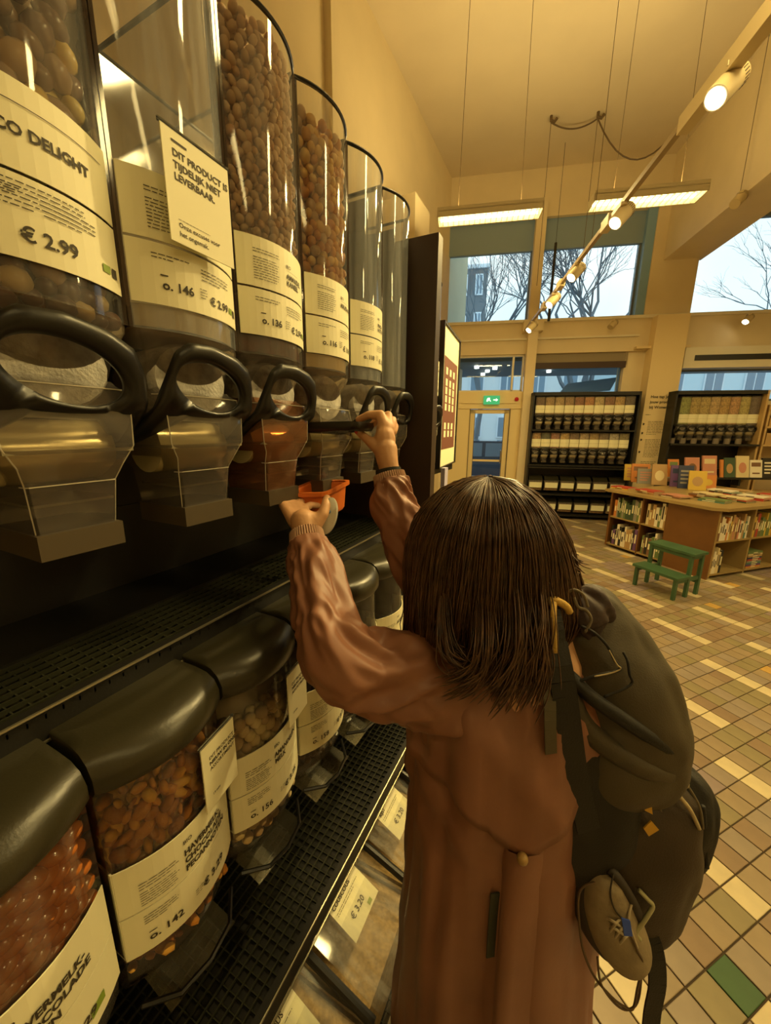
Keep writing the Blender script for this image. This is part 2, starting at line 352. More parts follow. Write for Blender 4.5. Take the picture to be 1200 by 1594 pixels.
def tree(label,t,n,h,seed,spread=1.0):
    rnd=random.Random(seed); e=thing('bare_tree',label,'tree',FW(t,n,-.1)); tr=MB(); tw=MB(); base=FW(t,n,-.1)
    def br(p,d,L,r,dep):
        q=p+d*L; pts=[p]; 
        for k in range(1,4): pts.append(p+d*L*k/3+Vector((rnd.uniform(-1,1),rnd.uniform(-1,1),rnd.uniform(-.3,1)))*L*.05)
        q=pts[-1]; (tr if dep<2 else tw).tube(pts,[r,r*.9,r*.8,r*.68],5 if dep<3 else 3,cap=False)
        if dep>=6 or r<.003: return
        for k in range(3 if dep<4 else 2 + (rnd.random()<.5)):
            v=(d+Vector((rnd.uniform(-1,1),rnd.uniform(-1,1),rnd.uniform(-.15,.6)))*.75*spread).normalized(); br(pts[rnd.choice((2,3))],v,L*rnd.uniform(.62,.85),r*.58,dep+1)
    br(base,Vector((0,0,1)),h*.3,h*.0105,0)
    tr.build('trunk',BARK,e); tw.build('twigs',BARK,e,kind='stuff')
tree('bare tree with fine twigs outside the left upper window pane',.9,17,13,3)
tree('bare tree spreading behind the middle upper window pane',4.2,16,13,5,1.1)
tree('bare tree leaning behind the right of the middle upper pane',5.6,19,14,8,1.1)
tree('bare tree at the right edge behind the right upper window',14.6,18,13,11)
mb=MB(); mb.plate(FW(2.15,9.2,2.42),FW(3.2,9.2,2.50),FW(3.35,9.3,2.78),FW(2.35,9.3,2.66),.02); mb.tube([FW(3.3,9.3,2.72),FW(3.5,9.3,3.0)],.012,6); tag(mb.build('awning_banner',mat('pale_blue_banner',(.30,.48,.70),.6)),'tilted pale blue banner outside the window over the far rack','banner')
# a parked car and a red poster seen through the door glass
car=thing('car','dark blue parked car seen through the glazed door','car',FW(.2,12,-.1))
prof=[(-2.1,.35),(-2.1,.8),(-1.5,.95),(-.9,1.42),(.7,1.42),(1.3,.98),(2.1,.85),(2.15,.35)]
b=MB(); b.prism(prof,12,13.7,T=lambda x,y,z:FW(.9+x,z,y-.1)); b.build('body',mat('car_blue',(.03,.06,.11),.25,coat=.6),car)
b=MB(); b.prism([(-1.35,.95),(-.85,1.36),(-.12,1.36),(-.12,.95)],11.99,13.71,T=lambda x,y,z:FW(.9+x,z,y-.1)); b.prism([(-.02,.95),(-.02,1.36),(.66,1.36),(1.15,.97)],11.99,13.71,T=lambda x,y,z:FW(.9+x,z,y-.1)); b.build('side_window',BGL,car)
for x in (-1.4,1.4):
    for nn in (11.95,13.55):
        b=MB(); b.tube([FW(.9+x,nn,.22),FW(.9+x,nn+.2,.22)],.32,16); b.build('wheel',BLACKP,car)
mb=MB(); mb.prism([(1.32,1.45),(1.62,1.45),(1.62,1.95),(1.32,1.95)],10.5,10.55,T=lambda x,y,z:FW(x,z,y)); fwbox(mb,1.45,1.49,10.5,10.54,-.1,1.5); tag(mb.build('street_sign',mat('street_pink_red',(.55,.03,.10),.5)),'pinkish red street sign seen through the right of the door glass','sign')
# ================================================================ GRAVITY BINS (upper rows)
BWD=.164; HW=BWD/2
def front_v(u,b=.030,hw=HW): return b*(1-min(1,abs(u)/hw)**2.1)
def strip(mb,u0,u1,z0,z1,off=.002,n=14,b=.030,th=.0012,hw=HW,tilt=None):
    fr=[];bk=[]
    for i in range(n+1):
        u=u0+(u1-u0)*i/n; v=front_v(u,b,hw)+off; fr.append((v,u)); bk.append((v-th,u))
    tl=tilt or (lambda v,z:v)
    r=[]
    for (v,u),(v2,u2) in zip(fr,bk): r.append([Vector((tl(v,z0),u,z0)),Vector((tl(v,z1),u,z1)),Vector((tl(v2,z1),u2,z1)),Vector((tl(v2,z0),u2,z0))])
    return mb.rings(r)
def outline(hw,b,vb,n=14,inset=0):
    pts=[(vb,-hw+inset)]+[(front_v(-hw+2*hw*i/n,b,hw)-inset,(-hw+2*hw*i/n)*(1-inset/hw)) for i in range(n+1)]+[(vb,hw-inset)]
    return pts
def upper_bin(label,spec,detail=True,top=2.25,lt=1.945,lb=1.80,group='gravity bins along the near rack',fill=None,dz=0,pull=False,name='gravity_bin',spout_mat=None,empty=False):
    """local: x outwards from side-front edge, y across, z up; origin 1.5 above floor"""
    Z=lambda z:z-1.5
    e=thing(name,label,'food dispenser',(0,0,0),group); cl=(CLEARE if empty else CLEAR) if detail else CLEARB
    n=14 if detail else 6
    o_=outline(HW,.030,-.26,n)
    mb=MB(); ring=lambda z,s=1,sv=0:[Vector((x*s+sv if x>-.25 else x*s,y*s,z)) for x,y in o_]
    zs=[Z(top),Z(lb-.005),Z(lb-.03)]
    rs=[ring(z) for z in zs]
    mb.rings(rs,cap=False); mb.build('hopper',cl,e,smooth='e' if detail else False)
    # rim and lid edge
    mb=MB(); pts=[Vector((x,y,Z(top))) for x,y in o_]; mb.tube(pts,.0035 if detail else .006,6,closed=True); 
    mb.build('lid_rim',HANDLEM,e)
    if detail:
        for s in (-1,1):
            mb=MB(); mb.box(-.012,.002,s*HW-.0026,s*HW+.0022,Z(lb-.03),Z(top)); mb.build('corner_post',SIDEM,e)
    # funnel collar and throat
    mb=MB(); c=[]
    for z,hw,b,vb,off in ((lb-.028,HW,.030,-.2,0),(lb-.040,HW*.97,.026,-.2,0),(lb-.065,HW*.84,.02,-.16,-.01),(lb-.10,HW*.76,.01,-.12,-.02)):
        c.append([Vector((x+off,y,Z(z))) for x,y in outline(hw,b,vb,n)])
    mb.rings(c,cap=False); mb.build('funnel',SPOUTM,e,smooth=True)
    # rotor housing: horizontal drum whose frosted face looks out through the handle ring
    zc=lb-.084; 
    mb=MB(); cyl=[]
    for x,r in ((-.10,.046),(-.012,.050),(-.004,.046)): cyl.append([Vector((x,r*math.cos(a)*1.22,Z(zc)+r*math.sin(a))) for a in [2*PI*k/20 for k in range(20)]])
    mb.rings(cyl); mb.build('rotor_drum',FROST,e,smooth='e')
    # spout
    sp=[]
    prof=((lb-.098,.056,.000,-.11),(lb-.108,.066,.020,-.12),(lb-.135,.069,.026,-.12),(lb-.172,.067,.026,-.12),(lb-.192,.055,.018,-.11),(lb-.212,.044,.008,-.10),(lb-.265,.040,.002,-.095))
    for z,hw,b,vb in prof:
        k=b; q=[(vb,-hw),(0,-hw),(k*.8,-hw*.9) ,(k,-hw*.55),(k*1.0,hw*.55),(k*.8,hw*.9),(0,hw),(vb,hw)]
        if z<lb-.21: q=[(vb,-hw),(k-.012,-hw),(k-.004,-hw*.98),(k,-hw*.93),(k,hw*.93),(k-.004,hw*.98),(k-.012,hw),(vb,hw)]
        sp.append([Vector((x,y,Z(z))) for x,y in q])
    mb=MB(); mb.rings(sp,cap=False); mb.build('spout',spout_mat or SPOUTM,e,smooth='e')
    mb=MB(); 
    if detail:
        mb.box(-.09,.002,-.040,.040,Z(lb-.235),Z(lb-.232)); mb.box(-.09,.020,-.060,.060,Z(lb-.178),Z(lb-.174)); mb.build('spout_shelf',clear('pale_flap',(.8,.75,.6),.35,(.75,.68,.45),.15),e)
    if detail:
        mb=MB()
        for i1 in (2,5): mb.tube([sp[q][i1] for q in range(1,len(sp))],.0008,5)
        mb.tube([sp[-1][q] for q in range(1,7)],.0012,5); mb.tube([sp[-2][q] for q in range(1,7)],.0008,5); mb.tube([sp[1][q] for q in range(1,7)],.0010,5); o=mb.build('edge_glint',EDGEL,e)  # bright lines added as glints along the clear spout edges
    mb=MB(); mb.box(-.098,.008,-.0425,.0425,Z(lb-.292),Z(lb-.264)); mb.build('outlet_block',BLOCKM,e)
    mb=MB(); mb.tube([(-.045,-.056,Z(lb-.178)),(-.045,.056,Z(lb-.178))],.036,20); mb.build('glint_drum',mat('painted_yellow_glint',(.72,.62,.34),.22,.35),e,smooth='e')  # yellow drum put in to give the spout its inner glint
    # handle: plate with an oval hole, two legs to the pivots
    outer=[(-.094,-.030),(-.084,-.048),(-.068,.004),(-.058,.012),(.058,.008),(.068,.002),(.080,-.045),(.090,-.030),(.082,.035),(.076,.070),(.062,.094),(.034,.108),(-.006,.116),(-.040,.114),(-.056,.100),(-.072,.050)]
    hole=[(.048*math.cos(a)-.002,.060+.029*math.sin(a)+.010*math.cos(a)*-1) for a in [2*PI*k/16 for k in range(16)]]
    mb=MB(); 
    if pull: hole=[(x*1.05,y) for x,y in hole]
    # map (u,w): w runs along the lever, leaning outwards
    lean=R(14) if not pull else R(84)
    pv=Vector((.0,0,Z(lb-.150))) if not pull else Vector((.004,0,Z(lb-.131)))
    def LV(u,w_,th): 
        back=-.035*max(0,(.03-w_)/.045) if not pull else 0
        d=Vector((math.sin(lean),0,math.cos(lean))); nrm=Vector((math.cos(lean),0,-math.sin(lean)))
        bulge=.010*(1-(u/.09)**2)
        return pv+d*(w_*.84 if pull else w_)+nrm*(th+.016+back+bulge)+Vector((0,u,0))
    NO=16; 
    def ringpts(poly,th): return [LV(u,w_,th) for u,w_ in poly]
    # resample outer by angle round the hole centre so that the two loops match
    cx_,cy_=-.002,.060
    def ray_hit(a):
        best=None; dx,dy=math.cos(a),math.sin(a)
        for i in range(len(outer)):
            x1,y1=outer[i]; x2,y2=outer[(i+1)%len(outer)]; ex_,ey=x2-x1,y2-y1; den=dx*ey-dy*ex_
            if abs(den)<1e-9: continue
            s=((x1-cx_)*ey-(y1-cy_)*ex_)/den; q=((x1-cx_)*dy-(y1-cy_)*dx)/den
            if s>0 and -1e-6<=q<=1+1e-6: best=s if best is None else max(best,s)
        return (cx_+dx*best,cy_+dy*best)
    N_=64 if detail else 24; an=[2*PI*k/N_ for k in range(N_)]
    O=[ray_hit(a) for a in an]; I=[(cx_+.054*math.cos(a),cy_+.031*math.sin(a)-.010*math.cos(a)) for a in an]
    th=.014 if (pull or not detail) else .008
    mid=lambda A,B,k:[(a[0]+(b_[0]-a[0])*k,a[1]+(b_[1]-a[1])*k) for a,b_ in zip(A,B)]
    loops=[ringpts(O,-th*.7),ringpts(O,0),ringpts(mid(O,I,.25),th*.55),ringpts(mid(O,I,.75),th*.55),ringpts(I,0),ringpts(I,-th*.7)]
    mb.rings(loops+[loops[0]],cap=False)
    mb.build('handle',HANDLEM,e,smooth=True)
    # labels
    if spec is not None:
        lm=(lt+lb)/2-.002
        mb=MB(); strip(mb,-HW*.97,HW*.97,Z(lm+.002),Z(lt),.0025,n); up=mb.build('upper_label_card',CARD,e)
        mb=MB(); strip(mb,-HW*.97,HW*.97,Z(lb),Z(lm-.001),.0025,n); lo=mb.build('lower_label_card',CARD,e)
        if detail:
            Tm=lambda x,y:Vector((front_v(x)+.0034,x,Z(lm)+y))
            rnd=random.Random(len(spec['name'][0]))
            pr=MB(); q=spec.get('head_x',.004)
            if spec.get('rule'): pr.add([Tm(-.07+.14*k/12,.055) for k in range(13)]+[Tm(-.07+.14*k/12,.0558) for k in range(13)],[(k,k+1,k+14,k+13) for k in range(12)])
            if not spec.get('big'):
                fine_print(pr,-.058,-.012,.056,2,.004,Tm,rnd); fine_print(pr,-.058,-.014,.044,9,.0038,Tm,rnd)
                put_text(pr,'BIO',.0075,q,.046,Tm,.0001); fine_print(pr,q,.062,.042,1,.002,Tm,rnd)
            for k,s in enumerate(spec['name']): put_text(pr,s,spec.get('sz',.0105),q,spec.get('ny',.030)-.0105*k,Tm,.00042)
            pr.build('printing',INK,up)
            pr=MB(); fine_print(pr,-.058,-.014,-.014,2,.004,Tm,rnd); fine_print(pr,.000,.055,-.016,4,.004,Tm,rnd)
            if spec.get('big'): fine_print(pr,-.058,.04,-.008,6,.004,Tm,rnd)
            if not spec.get('big'): put_text(pr,'o. '+spec['num'],.0145,-.050,-.052,Tm,.0004); pr.add([Tm(-.051,-.037),Tm(-.043,-.037),Tm(-.043,-.0355),Tm(-.051,-.0355)],[(0,1,2,3)])
            if not spec.get('big'): fine_print(pr,-.004,.008,-.040,4,.0035,Tm,rnd)
            put_text(pr,'\u20ac '+spec['price'],spec.get('ps',.0145),.012 if not spec.get('big') else -.020,-.055,Tm,.0004); pr.add([Tm(.0665,-.056),Tm(.0735,-.056),Tm(.0735,-.046),Tm(.0665,-.046)],[(0,1,2,3)])
            pr.build('printing',INK,lo)
            pr=MB(); pr.add([Tm(.054,-.054),Tm(.064,-.054),Tm(.064,-.046),Tm(.054,-.046)],[(0,1,2,3)]); pr.build('eco_mark',mat('eco_green',(.22,.32,.03),.6),lo)
    return e
def heap(name,label,cat,u0,u1,v0,v1,z0,z1,size,m,loc,shape=(1,1,1),seed=1,front=True,core=True,b=.030,hw=HW,vary=.2,lay=2,topflat=True,rough=0,tilt=None):
    """a layer of loose pieces against the front and top of a bin plus a core of the same stuff"""
    rnd=random.Random(seed); mb=MB(); d=size*1.72; 
    nz=int((z1-z0)/(d*.86)); nu=int((u1-u0)/d)
    for j in range(nz+1):
        for i in range(nu+1):
            for l in range(lay):
                u=u0+(i+(.5 if (j+l)%2 else 0)+rnd.uniform(-.2,.2))*d; z=z0+(j+rnd.uniform(-.2,.2))*d*.86
                if u>u1 or abs(u)>hw-size*.9: continue
                v=front_v(u,b,hw)-size*1.15-l*size*1.3-rnd.uniform(0,.5)*size if front else v1-l*d
                if tilt: v=tilt(v,z)
                s=size*rnd.uniform(1-vary,1+vary); M=Euler((rnd.uniform(0,6),rnd.uniform(0,6),rnd.uniform(0,6))).to_matrix()
                rr=(s*shape[0],s*shape[1],s*shape[2])
                if rough: M=M@Matrix(((1,rnd.uniform(-rough,rough),0),(0,1,rnd.uniform(-rough,rough)),(rnd.uniform(-rough,rough),0,1)))
                mb.ell((v,u,z),rr,M,7 if rough else 9,4 if rough else 6)
    if core:
        t0=(lambda p:Vector((tilt(p.x,p.z),p.y,p.z))) if tilt else None
        mb.box(v0,-size*1.4,u0+size*.3,u1-size*.3,z0,z1-size*.8,T=t0)
    o=mb.build(name,m,None,smooth=True); o.location=loc; tag(o,label,cat,kind='stuff'); return o
BX=-.5; BY0=.22; BS=.17
def by(k): return BY0+BS*(k-1)
NUT1=mat('nut_mix_yellow',(.8,.5,.2),.25,island=[(.88,.70,.26),(.30,.19,.12),(.62,.42,.22),(.85,.62,.20),(.24,.15,.12),(.50,.36,.26)]); CHOC=mat('dark_chocolate',(.26,.17,.12),.3,island=[(.16,.09,.07),(.22,.12,.09),(.12,.07,.055),(.70,.52,.26),(.30,.17,.12),(.16,.10,.09)])
ALM=mat('cinnamon_almonds',(.66,.46,.28),.6,island=[(.66,.45,.27),(.58,.38,.22),(.74,.52,.33),(.62,.36,.17)]); KRU=mat('golden_nuts',(.85,.50,.15),.4,island=[(.86,.55,.18),(.72,.38,.12),(.60,.40,.22),(.90,.62,.26),(.66,.30,.08)])
specs={1:dict(name=['CHOCO DELIGHT'],num='150',price='2.99',ps=.0175,sz=.0132,head_x=-.056,ny=.030,big=1,rule=1),2:dict(name=['HAZELNOTEN'],num='146',price='2.99'),3:dict(name=['AMANDEL','KANEEL'],num='136',price='2.99'),
       4:dict(name=['KRUIDNOTEN'],num='116',price='1.99'),5:dict(name=['PINDA','NOTEN'],num='118',price='1.25'),6:None}
info={1:'largest gravity bin at the left edge, printed CHOCO DELIGHT, black ring handle',2:'empty gravity bin with the notice card clipped over its label, number 146',3:'gravity bin of cinnamon almonds numbered 136, amber spout',
 4:'gravity bin of golden nuts numbered 116, its handle pulled down by the hand',5:'empty gravity bin with cream labels between the golden nuts and the label-less bin',6:'last empty gravity bin beside the dark end panel, no label'}
AMBER=clear('amber_spout',(.62,.36,.22),.30,(.42,.20,.10),.12,1.5)
for k in range(1,7):
    e=upper_bin(info[k],specs[k],pull=(k==4),empty=k in (2,5,6),spout_mat=AMBER if k==3 else None); e.location=(BX,by(k),1.5)
L=lambda k:(BX,by(k),1.5)
heap('chocolate_nuts','mixed yellow and brown chocolate nuts filling the leftmost gravity bin','nuts',-.07,.07,-.2,0,.30,.72,.0145,NUT1,L(1),(1,.8,.8),1)
heap('chocolate_balls','dark and pale chocolate balls showing below the CHOCO DELIGHT label','nuts',-.07,.07,-.2,0,.270,.30,.0115,CHOC,L(1),seed=2,)
heap('cinnamon_almonds','tan cinnamon almonds filling the bin numbered 136','nuts',-.07,.07,-.2,0,.33,.735,.0085,ALM,L(3),(1,.72,.72),3)
heap('golden_nuts','golden brown nuts filling the bin numbered 116','nuts',-.07,.07,-.2,0,.35,.715,.0105,KRU,L(4),(1,.85,.8),4)
for k,m in ((2,CHOC),(3,mat('red_brown_crumbs',(.12,.035,.02),.5,var=.4,vscale=60)),(4,CHOC)):
    mb=MB(); mb.rings([[Vector((x,y,z)) for x,y in outline(HW-.004,.030,-.2,14,.003)] for z in (.274,.30)]); o=mb.build('bin_bottom_fill',m,None,smooth=False); o.location=L(k)
    tag(o,{2:'dark crumbs left under the label of the empty bin 146',3:'reddish brown crumbs under the label of bin 136',4:'dark crumbs under the label of bin 116'}[k],'crumbs',kind='stuff')
# notice card over bin 2
def card(name,label,c,w_,h,rz,lines,tiltx=0,sz=.0105,small=None,bar=True):
    e=thing(name,label,'card',c); M=Matrix.Translation(Vector(c))@Matrix.Rotation(rz,4,'Z')@Matrix.Rotation(tiltx,4,'Y')
    b=MB(); b.box(-.0008,.0008,-w_/2,w_/2,-h/2,h/2,T=M); b.build('sheet',CARD,e)
    T=lambda x,y:M@Vector((.0012,x-w_/2+.012,y)); p=MB()
    if bar: p.add([T(0,h/2-.012),T(.02,h/2-.012),T(.02,h/2-.0095),T(0,h/2-.0095)],[(0,1,2,3)])
    for k,s in enumerate(lines): put_text(p,s,sz,0,h/2-.026-k*sz*1.15,T,.0003 if (k==1 or bar) else .0001)
    for k,s in enumerate(small or []): put_text(p,s,sz*.72,0,-h/2+.018-k*sz*.9,T,.0001)
    if bar: fine_print(p,0,.06,-h/2+.026,1,.002,T)
    p.build('printing',INK,e)
    p=MB(); p.box(-.002,.001,-w_/2-.002,w_/2+.002,h/2,h/2+.004,T=M); p.build('clip_edge',CLEAR,e); return e
card('notice_card','cream notice card saying the product is temporarily unavailable, clipped on bin 146',(BX+.046,by(2)-.002,1.928),.094,.118,0,['DIT PRODUCT IS','TIJDELIJK NIET','LEVERBAAR.'],0,.0105,['Onze excuses voor','het ongemak.'])
# ================================================================ NEAR RACK
rack=thing('display_rack','tall black steel shop rack along the left side carrying all near dispensers','rack',(-.78,.6,0))
def rbox(name,*a,m=BLACKP,p=rack): b=MB(); b.box(*a); return b.build(name,m,p)
Y0,Y1=-.75,1.165
rbox('back_panel',-.80,-.775,Y0,Y1,0,1.80); rbox('end_panel',-.80,-.405,1.165,1.205,0,2.205,m=BROWNP); rbox('plinth',-.78,-.30,Y0,Y1,0,.08)
for k in range(0,8):
    y=by(k)-BS/2
    rbox('divider',-.775,-.70,y-.004,y+.004,1.70,1.78)
rbox('hanger_rail',-.775,-.60,Y0,Y1,1.745,1.765); rbox('bin_divider_wall',-.774,-.772,Y0,Y1,1.36,1.50)
for k in range(1,8):
    y=by(k)-BS/2
    b=MB(); b.box(-.77,-.54,y-.0022,y+.0022,1.78,2.235); b.build('bin_divider',mat('smoky_divider',(.05,.035,.03),.3),rack)
def grate(name,x0,x1,z,y0,y1,px_=.022,py_=.022,lip=.035,xl=None):
    s=rbox(name,x1-.012,x1,y0,y1,z-lip,z+.004)
    g=MB(); n=int((x1-x0)/px_)
    for i in range(n+1): g.box(x0+i*px_-.001,x0+i*px_+.001,y0,y1,z-.006,z)
    m=int((y1-y0)/py_)
    for j in range(m+1): g.box(x0,x1,y0+j*py_-.0009,y0+j*py_+.0009,z-.010,z-.004)
    o=g.build('grate',mat('dark_wire',(.035,.036,.020),.4,.3),s); o['kind']='stuff'
    g=MB(); g.tube([(x1+.003,y0,z+.003),(x1+.003,y1,z+.003)],.0022,6); g.build('lip_wire',mat('bright_wire',(.34,.31,.22),.3,.8),s)
    g=MB(); g.tube([(x1+.003,y0,z-lip),(x1+.003,y1,z-lip)],.002,6); g.build('lower_wire',mat('dull_wire',(.22,.2,.13),.3,.8),s)
    return s
grate('drip_shelf',-.640,-.50,1.338,Y0,Y1,.0165,.0165); rbox('added_shade_plate',-.775,-.640,Y0,Y1,1.31,1.342)
grate('middle_shelf',-.70,-.385,.635,Y0,Y1,.018,.018,lip=.05); rbox('added_shade_plate',-.775,-.40,Y0,Y1,.595,.612)  # black plate added under the grate in place of the shade there
grate('bottom_shelf',-.70,-.22,.16,Y0,Y1,lip=.04)
# ================================================================ SCOOP BINS under the drip shelf
LHW=.079
def tl(v,z): return v            # front wall is upright down to the label foot
def lower_bin(label,spec,product=True):
    e=thing('scoop_bin',label,'food dispenser',(0,0,0),'lidded scoop bins under the drip shelf')
    # local x=0 at X=-.45 (side front edge); z = world-1.0
    B=.030
    ol=lambda hw,b,vb,n=14:outline(hw,b,vb,n)
    mb=MB(); mb.rings([[Vector((x,y,z)) for x,y in ol(LHW,B,-.30)] for z in (.265,.02)],cap=False); mb.build('hopper',CLEARL,e,smooth='e')
    mb=MB(); r=[]
    for z,hw,b,vb,o in ((.02,LHW,B,-.30,0),(-.03,LHW*.97,B*.95,-.29,-.006),(-.075,LHW*.93,B*.9,-.26,-.03),(-.10,LHW*.85,B*.6,-.2,-.07)):
        r.append([Vector((x+o,y,z)) for x,y in ol(hw,b,vb)])
    mb.rings(r,cap=False); mb.build('chute',SPOUTM,e,smooth='e')
    # scoop flap
    mb=MB(); 
    fl=[[Vector((-.05,s*.045,-.115)) for s in (-1,1)],[Vector((.012,s*.045,-.135)) for s in (-1,1)],[Vector((.040,s*.045,-.085)) for s in (-1,1)]]
    mb.add([p for q in fl for p in q],[(0,1,3,2),(2,3,5,4)]); 
    for s in (0,1): mb.add([fl[0][s],fl[1][s],fl[2][s],Vector((-.03,(-1,1)[s]*.045,-.07))],[(0,1,2,3)])
    mb.build('scoop_flap',clear('flap_plastic',(.72,.70,.58),.25,(.5,.47,.36),.12),e)
    mb=MB(); mb.tube([(.002,-LHW*.9,-.080),(.034,-LHW*.5,-.085),(.040,0,-.088),(.034,LHW*.5,-.085),(.002,LHW*.9,-.080)],.0035,6); mb.build('flap_bar',HANDLEM,e)
    # rounded black lid
    mb=MB(); r=[]
    for z,ins,ex in ((.262,.0,.004),(.270,-.003,.010),(.286,-.002,.010),(.300,.006,.002),(.308,.020,-.012),(.311,.040,-.034),(.312,.07,-.06)):
        hw=LHW+.001-max(0,ins)*.06; r.append([Vector((x+(ex if x>-.29 else 0),y,z-.010*(max(0,-x-.02)/.3)) ) for x,y in ol(hw,B*.95,-.30)])
    mb.rings(r); mb.build('lid',LIDM,e,smooth='e')
    if spec is not None:
        z0,zm,z1=.013,.079,.150; fv=lambda u:front_v(u,B,LHW)
        for nm,a,b_ in (('upper_label_card',zm+.001,z1),('lower_label_card',z0,zm-.001)):
            m_=MB(); strip(m_,-LHW*.985,LHW*.985,a,b_,.004,14,B,.0015,LHW); 
            # short return along the left side
            m_.box(-.028,.004,-LHW*.985-.001,-LHW*.985+.001,a,b_); o=m_.build(nm,CARD,e)
            if nm[0]=='u': up=o
            else: lo=o
        Tm=lambda x,y:Vector((fv(x)+.0052,x,zm+y)); rnd=random.Random(5); pr=MB()
        fine_print(pr,-.060,-.018,.040,3,.004,Tm,rnd); fine_print(pr,-.060,-.020,.026,6,.0036,Tm,rnd)
        put_text(pr,'BIO',.0075,spec.get('x',-.012),.052,Tm,.0001)
        sz=spec.get('sz',.0122)
        for k,s in enumerate(spec['name']): put_text(pr,s,sz,spec.get('x',-.012),.034-sz*k,Tm,.0005,sx=.86)
        pr.build('printing',INK,up); pr=MB()
        fine_print(pr,-.060,-.024,-.010,4,.0038,Tm,rnd); put_text(pr,'o. '+spec['num'],.0145,-.058,-.050,Tm,.0003); pr.add([Tm(-.0575,-.038),Tm(-.050,-.038),Tm(-.050,-.0367),Tm(-.0575,-.0367)],[(0,1,2,3)])
        fine_print(pr,-.004,.008,-.036,3,.0035,Tm,rnd); put_text(pr,'\u20ac '+spec['price'],.0145,.008,-.046,Tm,.0005); pr.build('printing',INK,lo)
        if spec.get('mark'):
            pr=MB(); pr.add([Tm(.040,-.050),Tm(.056,-.050),Tm(.056,-.038),Tm(.040,-.038)],[(0,1,2,3)]); pr.build('eco_mark',mat('eco_green',(.22,.32,.03),.6),lo)
    return e
LX=-.425
LS=.165
def ly(k): return .235+LS*(k-1)
ls={0:dict(name=['HAVERMELK-','CHOCOLADE','NOTEN'],num='140',price='3.29',mark=1,sz=.0135,x=-.022),1:dict(name=['HAVERMELK-','CHOCOLADE','PECANNOTEN'],num='142',price='3.29'),2:dict(name=['AMANDELEN','MELK'],num='156',price='3.25'),
    3:dict(name=['HAZELNOTEN'],num='158',price='3.25'),4:dict(name=['WALNOTEN'],num='160',price='2.95'),5:dict(name=['ROZIJNEN'],num='162',price='1.95'),6:dict(name=['ABRIKOZEN'],num='164',price='2.45')}
li={0:'lidded scoop bin of glossy brown chocolate nuts in the bottom left corner',1:'lidded scoop bin of orange clusters numbered 142 with a notice card on it',2:'lidded scoop bin of pale round nuts numbered 156 beside the orange clusters',
    3:'lidded scoop bin of dark contents right of bin 156, partly behind the sleeve',4:'lidded scoop bin hidden mostly behind the pink sleeve',5:'second to last lidded scoop bin, seen above the sleeve beneath the wire shelf',6:'last lidded scoop bin, empty looking, beside the dark end panel'}
for k in range(0,7):
    e=lower_bin(li[k],ls[k]); e.location=(LX,ly(k),1.0)
LL=lambda k:(LX,ly(k),1.0)
CLUS=mat('orange_clusters',(.72,.34,.05),.5,bump=.5,bscale=300,island=[(.78,.38,.05),(.60,.24,.03),(.85,.48,.08),(.45,.17,.03),(.70,.30,.04)]); MACA=mat('pale_nuts',(.60,.47,.26),.6,island=[(.62,.46,.22),(.50,.35,.18),(.70,.56,.28),(.56,.36,.14)])
heap('orange_clusters','orange brown nut clusters in the bin numbered 142','nuts',-.072,.072,-.26,0,-.02,.235,.0095,CLUS,LL(1),(1.1,.8,.6),6,b=.030,hw=LHW,rough=.5,vary=.4)
heap('pale_nuts','pale tan round nuts in the bin numbered 156','nuts',-.072,.072,-.26,0,-.02,.20,.0105,MACA,LL(2),(1,.95,.9),7,b=.030,hw=LHW)
DKN=mat('dark_mix',(.10,.065,.04),.5,var=.6,vscale=30)
heap('dark_nut_mix','dark nut mix in the bin right of the pale nuts','nuts',-.072,.072,-.26,0,-.02,.17,.010,DKN,LL(3),(1.1,.8,.7),8,b=.030,hw=LHW)
heap('dark_dried_fruit','dark dried fruit in the bin behind the sleeve','dried fruit',-.072,.072,-.26,0,-.02,.12,.011,DKN,LL(4),(1.1,.8,.7),9,b=.030,hw=LHW)
heap('dried_fruit','brown dried fruit low in the bin before the last','dried fruit',-.072,.072,-.26,0,-.02,.09,.011,DKN,LL(5),(1.1,.8,.7),10,b=.030,hw=LHW)
# chocolate nuts of the corner bin: large enough to pick apart
CAR=mat('caramel_chocolate',(.45,.14,.025),.22,var=.3,vscale=20,coat=.5); mbp=MB(); mbp.ell((0,0,0),(.0140,.0095,.0095),None,14,10); pm=mbp.build('chocolate_nut',CAR,None,smooth=True); me=pm.data; bpy.data.objects.remove(pm)
rnd=random.Random(12); cnt=0
for j in range(11):
    for i in range(7):
        u=-.060+(i+(.5 if j%2 else 0))*.0185; z=.132+j*.0115*1.04
        if abs(u)>.068 or z>.25: continue
        for l in range(2):
            v=front_v(u,.030,LHW)-.012-l*.021
            o=bpy.data.objects.new('chocolate_nut',me); COL.objects.link(o); o.location=Vector(LL(0))+Vector((v+rnd.uniform(-.001,.001),u+(.009 if l else 0),z)); o.rotation_euler=(rnd.uniform(.3,1.1),rnd.uniform(-.4,.4),rnd.uniform(1.2,1.9))
            tag(o,'glossy caramel brown chocolate nut behind the clear front of the corner bin','nut','chocolate nuts in the corner bin')
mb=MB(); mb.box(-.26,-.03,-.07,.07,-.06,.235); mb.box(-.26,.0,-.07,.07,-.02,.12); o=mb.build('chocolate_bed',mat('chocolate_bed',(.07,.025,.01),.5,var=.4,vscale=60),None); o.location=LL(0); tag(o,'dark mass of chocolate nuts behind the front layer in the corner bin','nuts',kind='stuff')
card('notice_card','cream card announcing a new product, clipped over the orange clusters of bin 142',(LX+.034,ly(1)+.052,1.196),.062,.100,R(10),['DIT PRODUCT IS','NIEUW IN ONS','ASSORTIMENT'],0,.0072,['19 nov'],False)
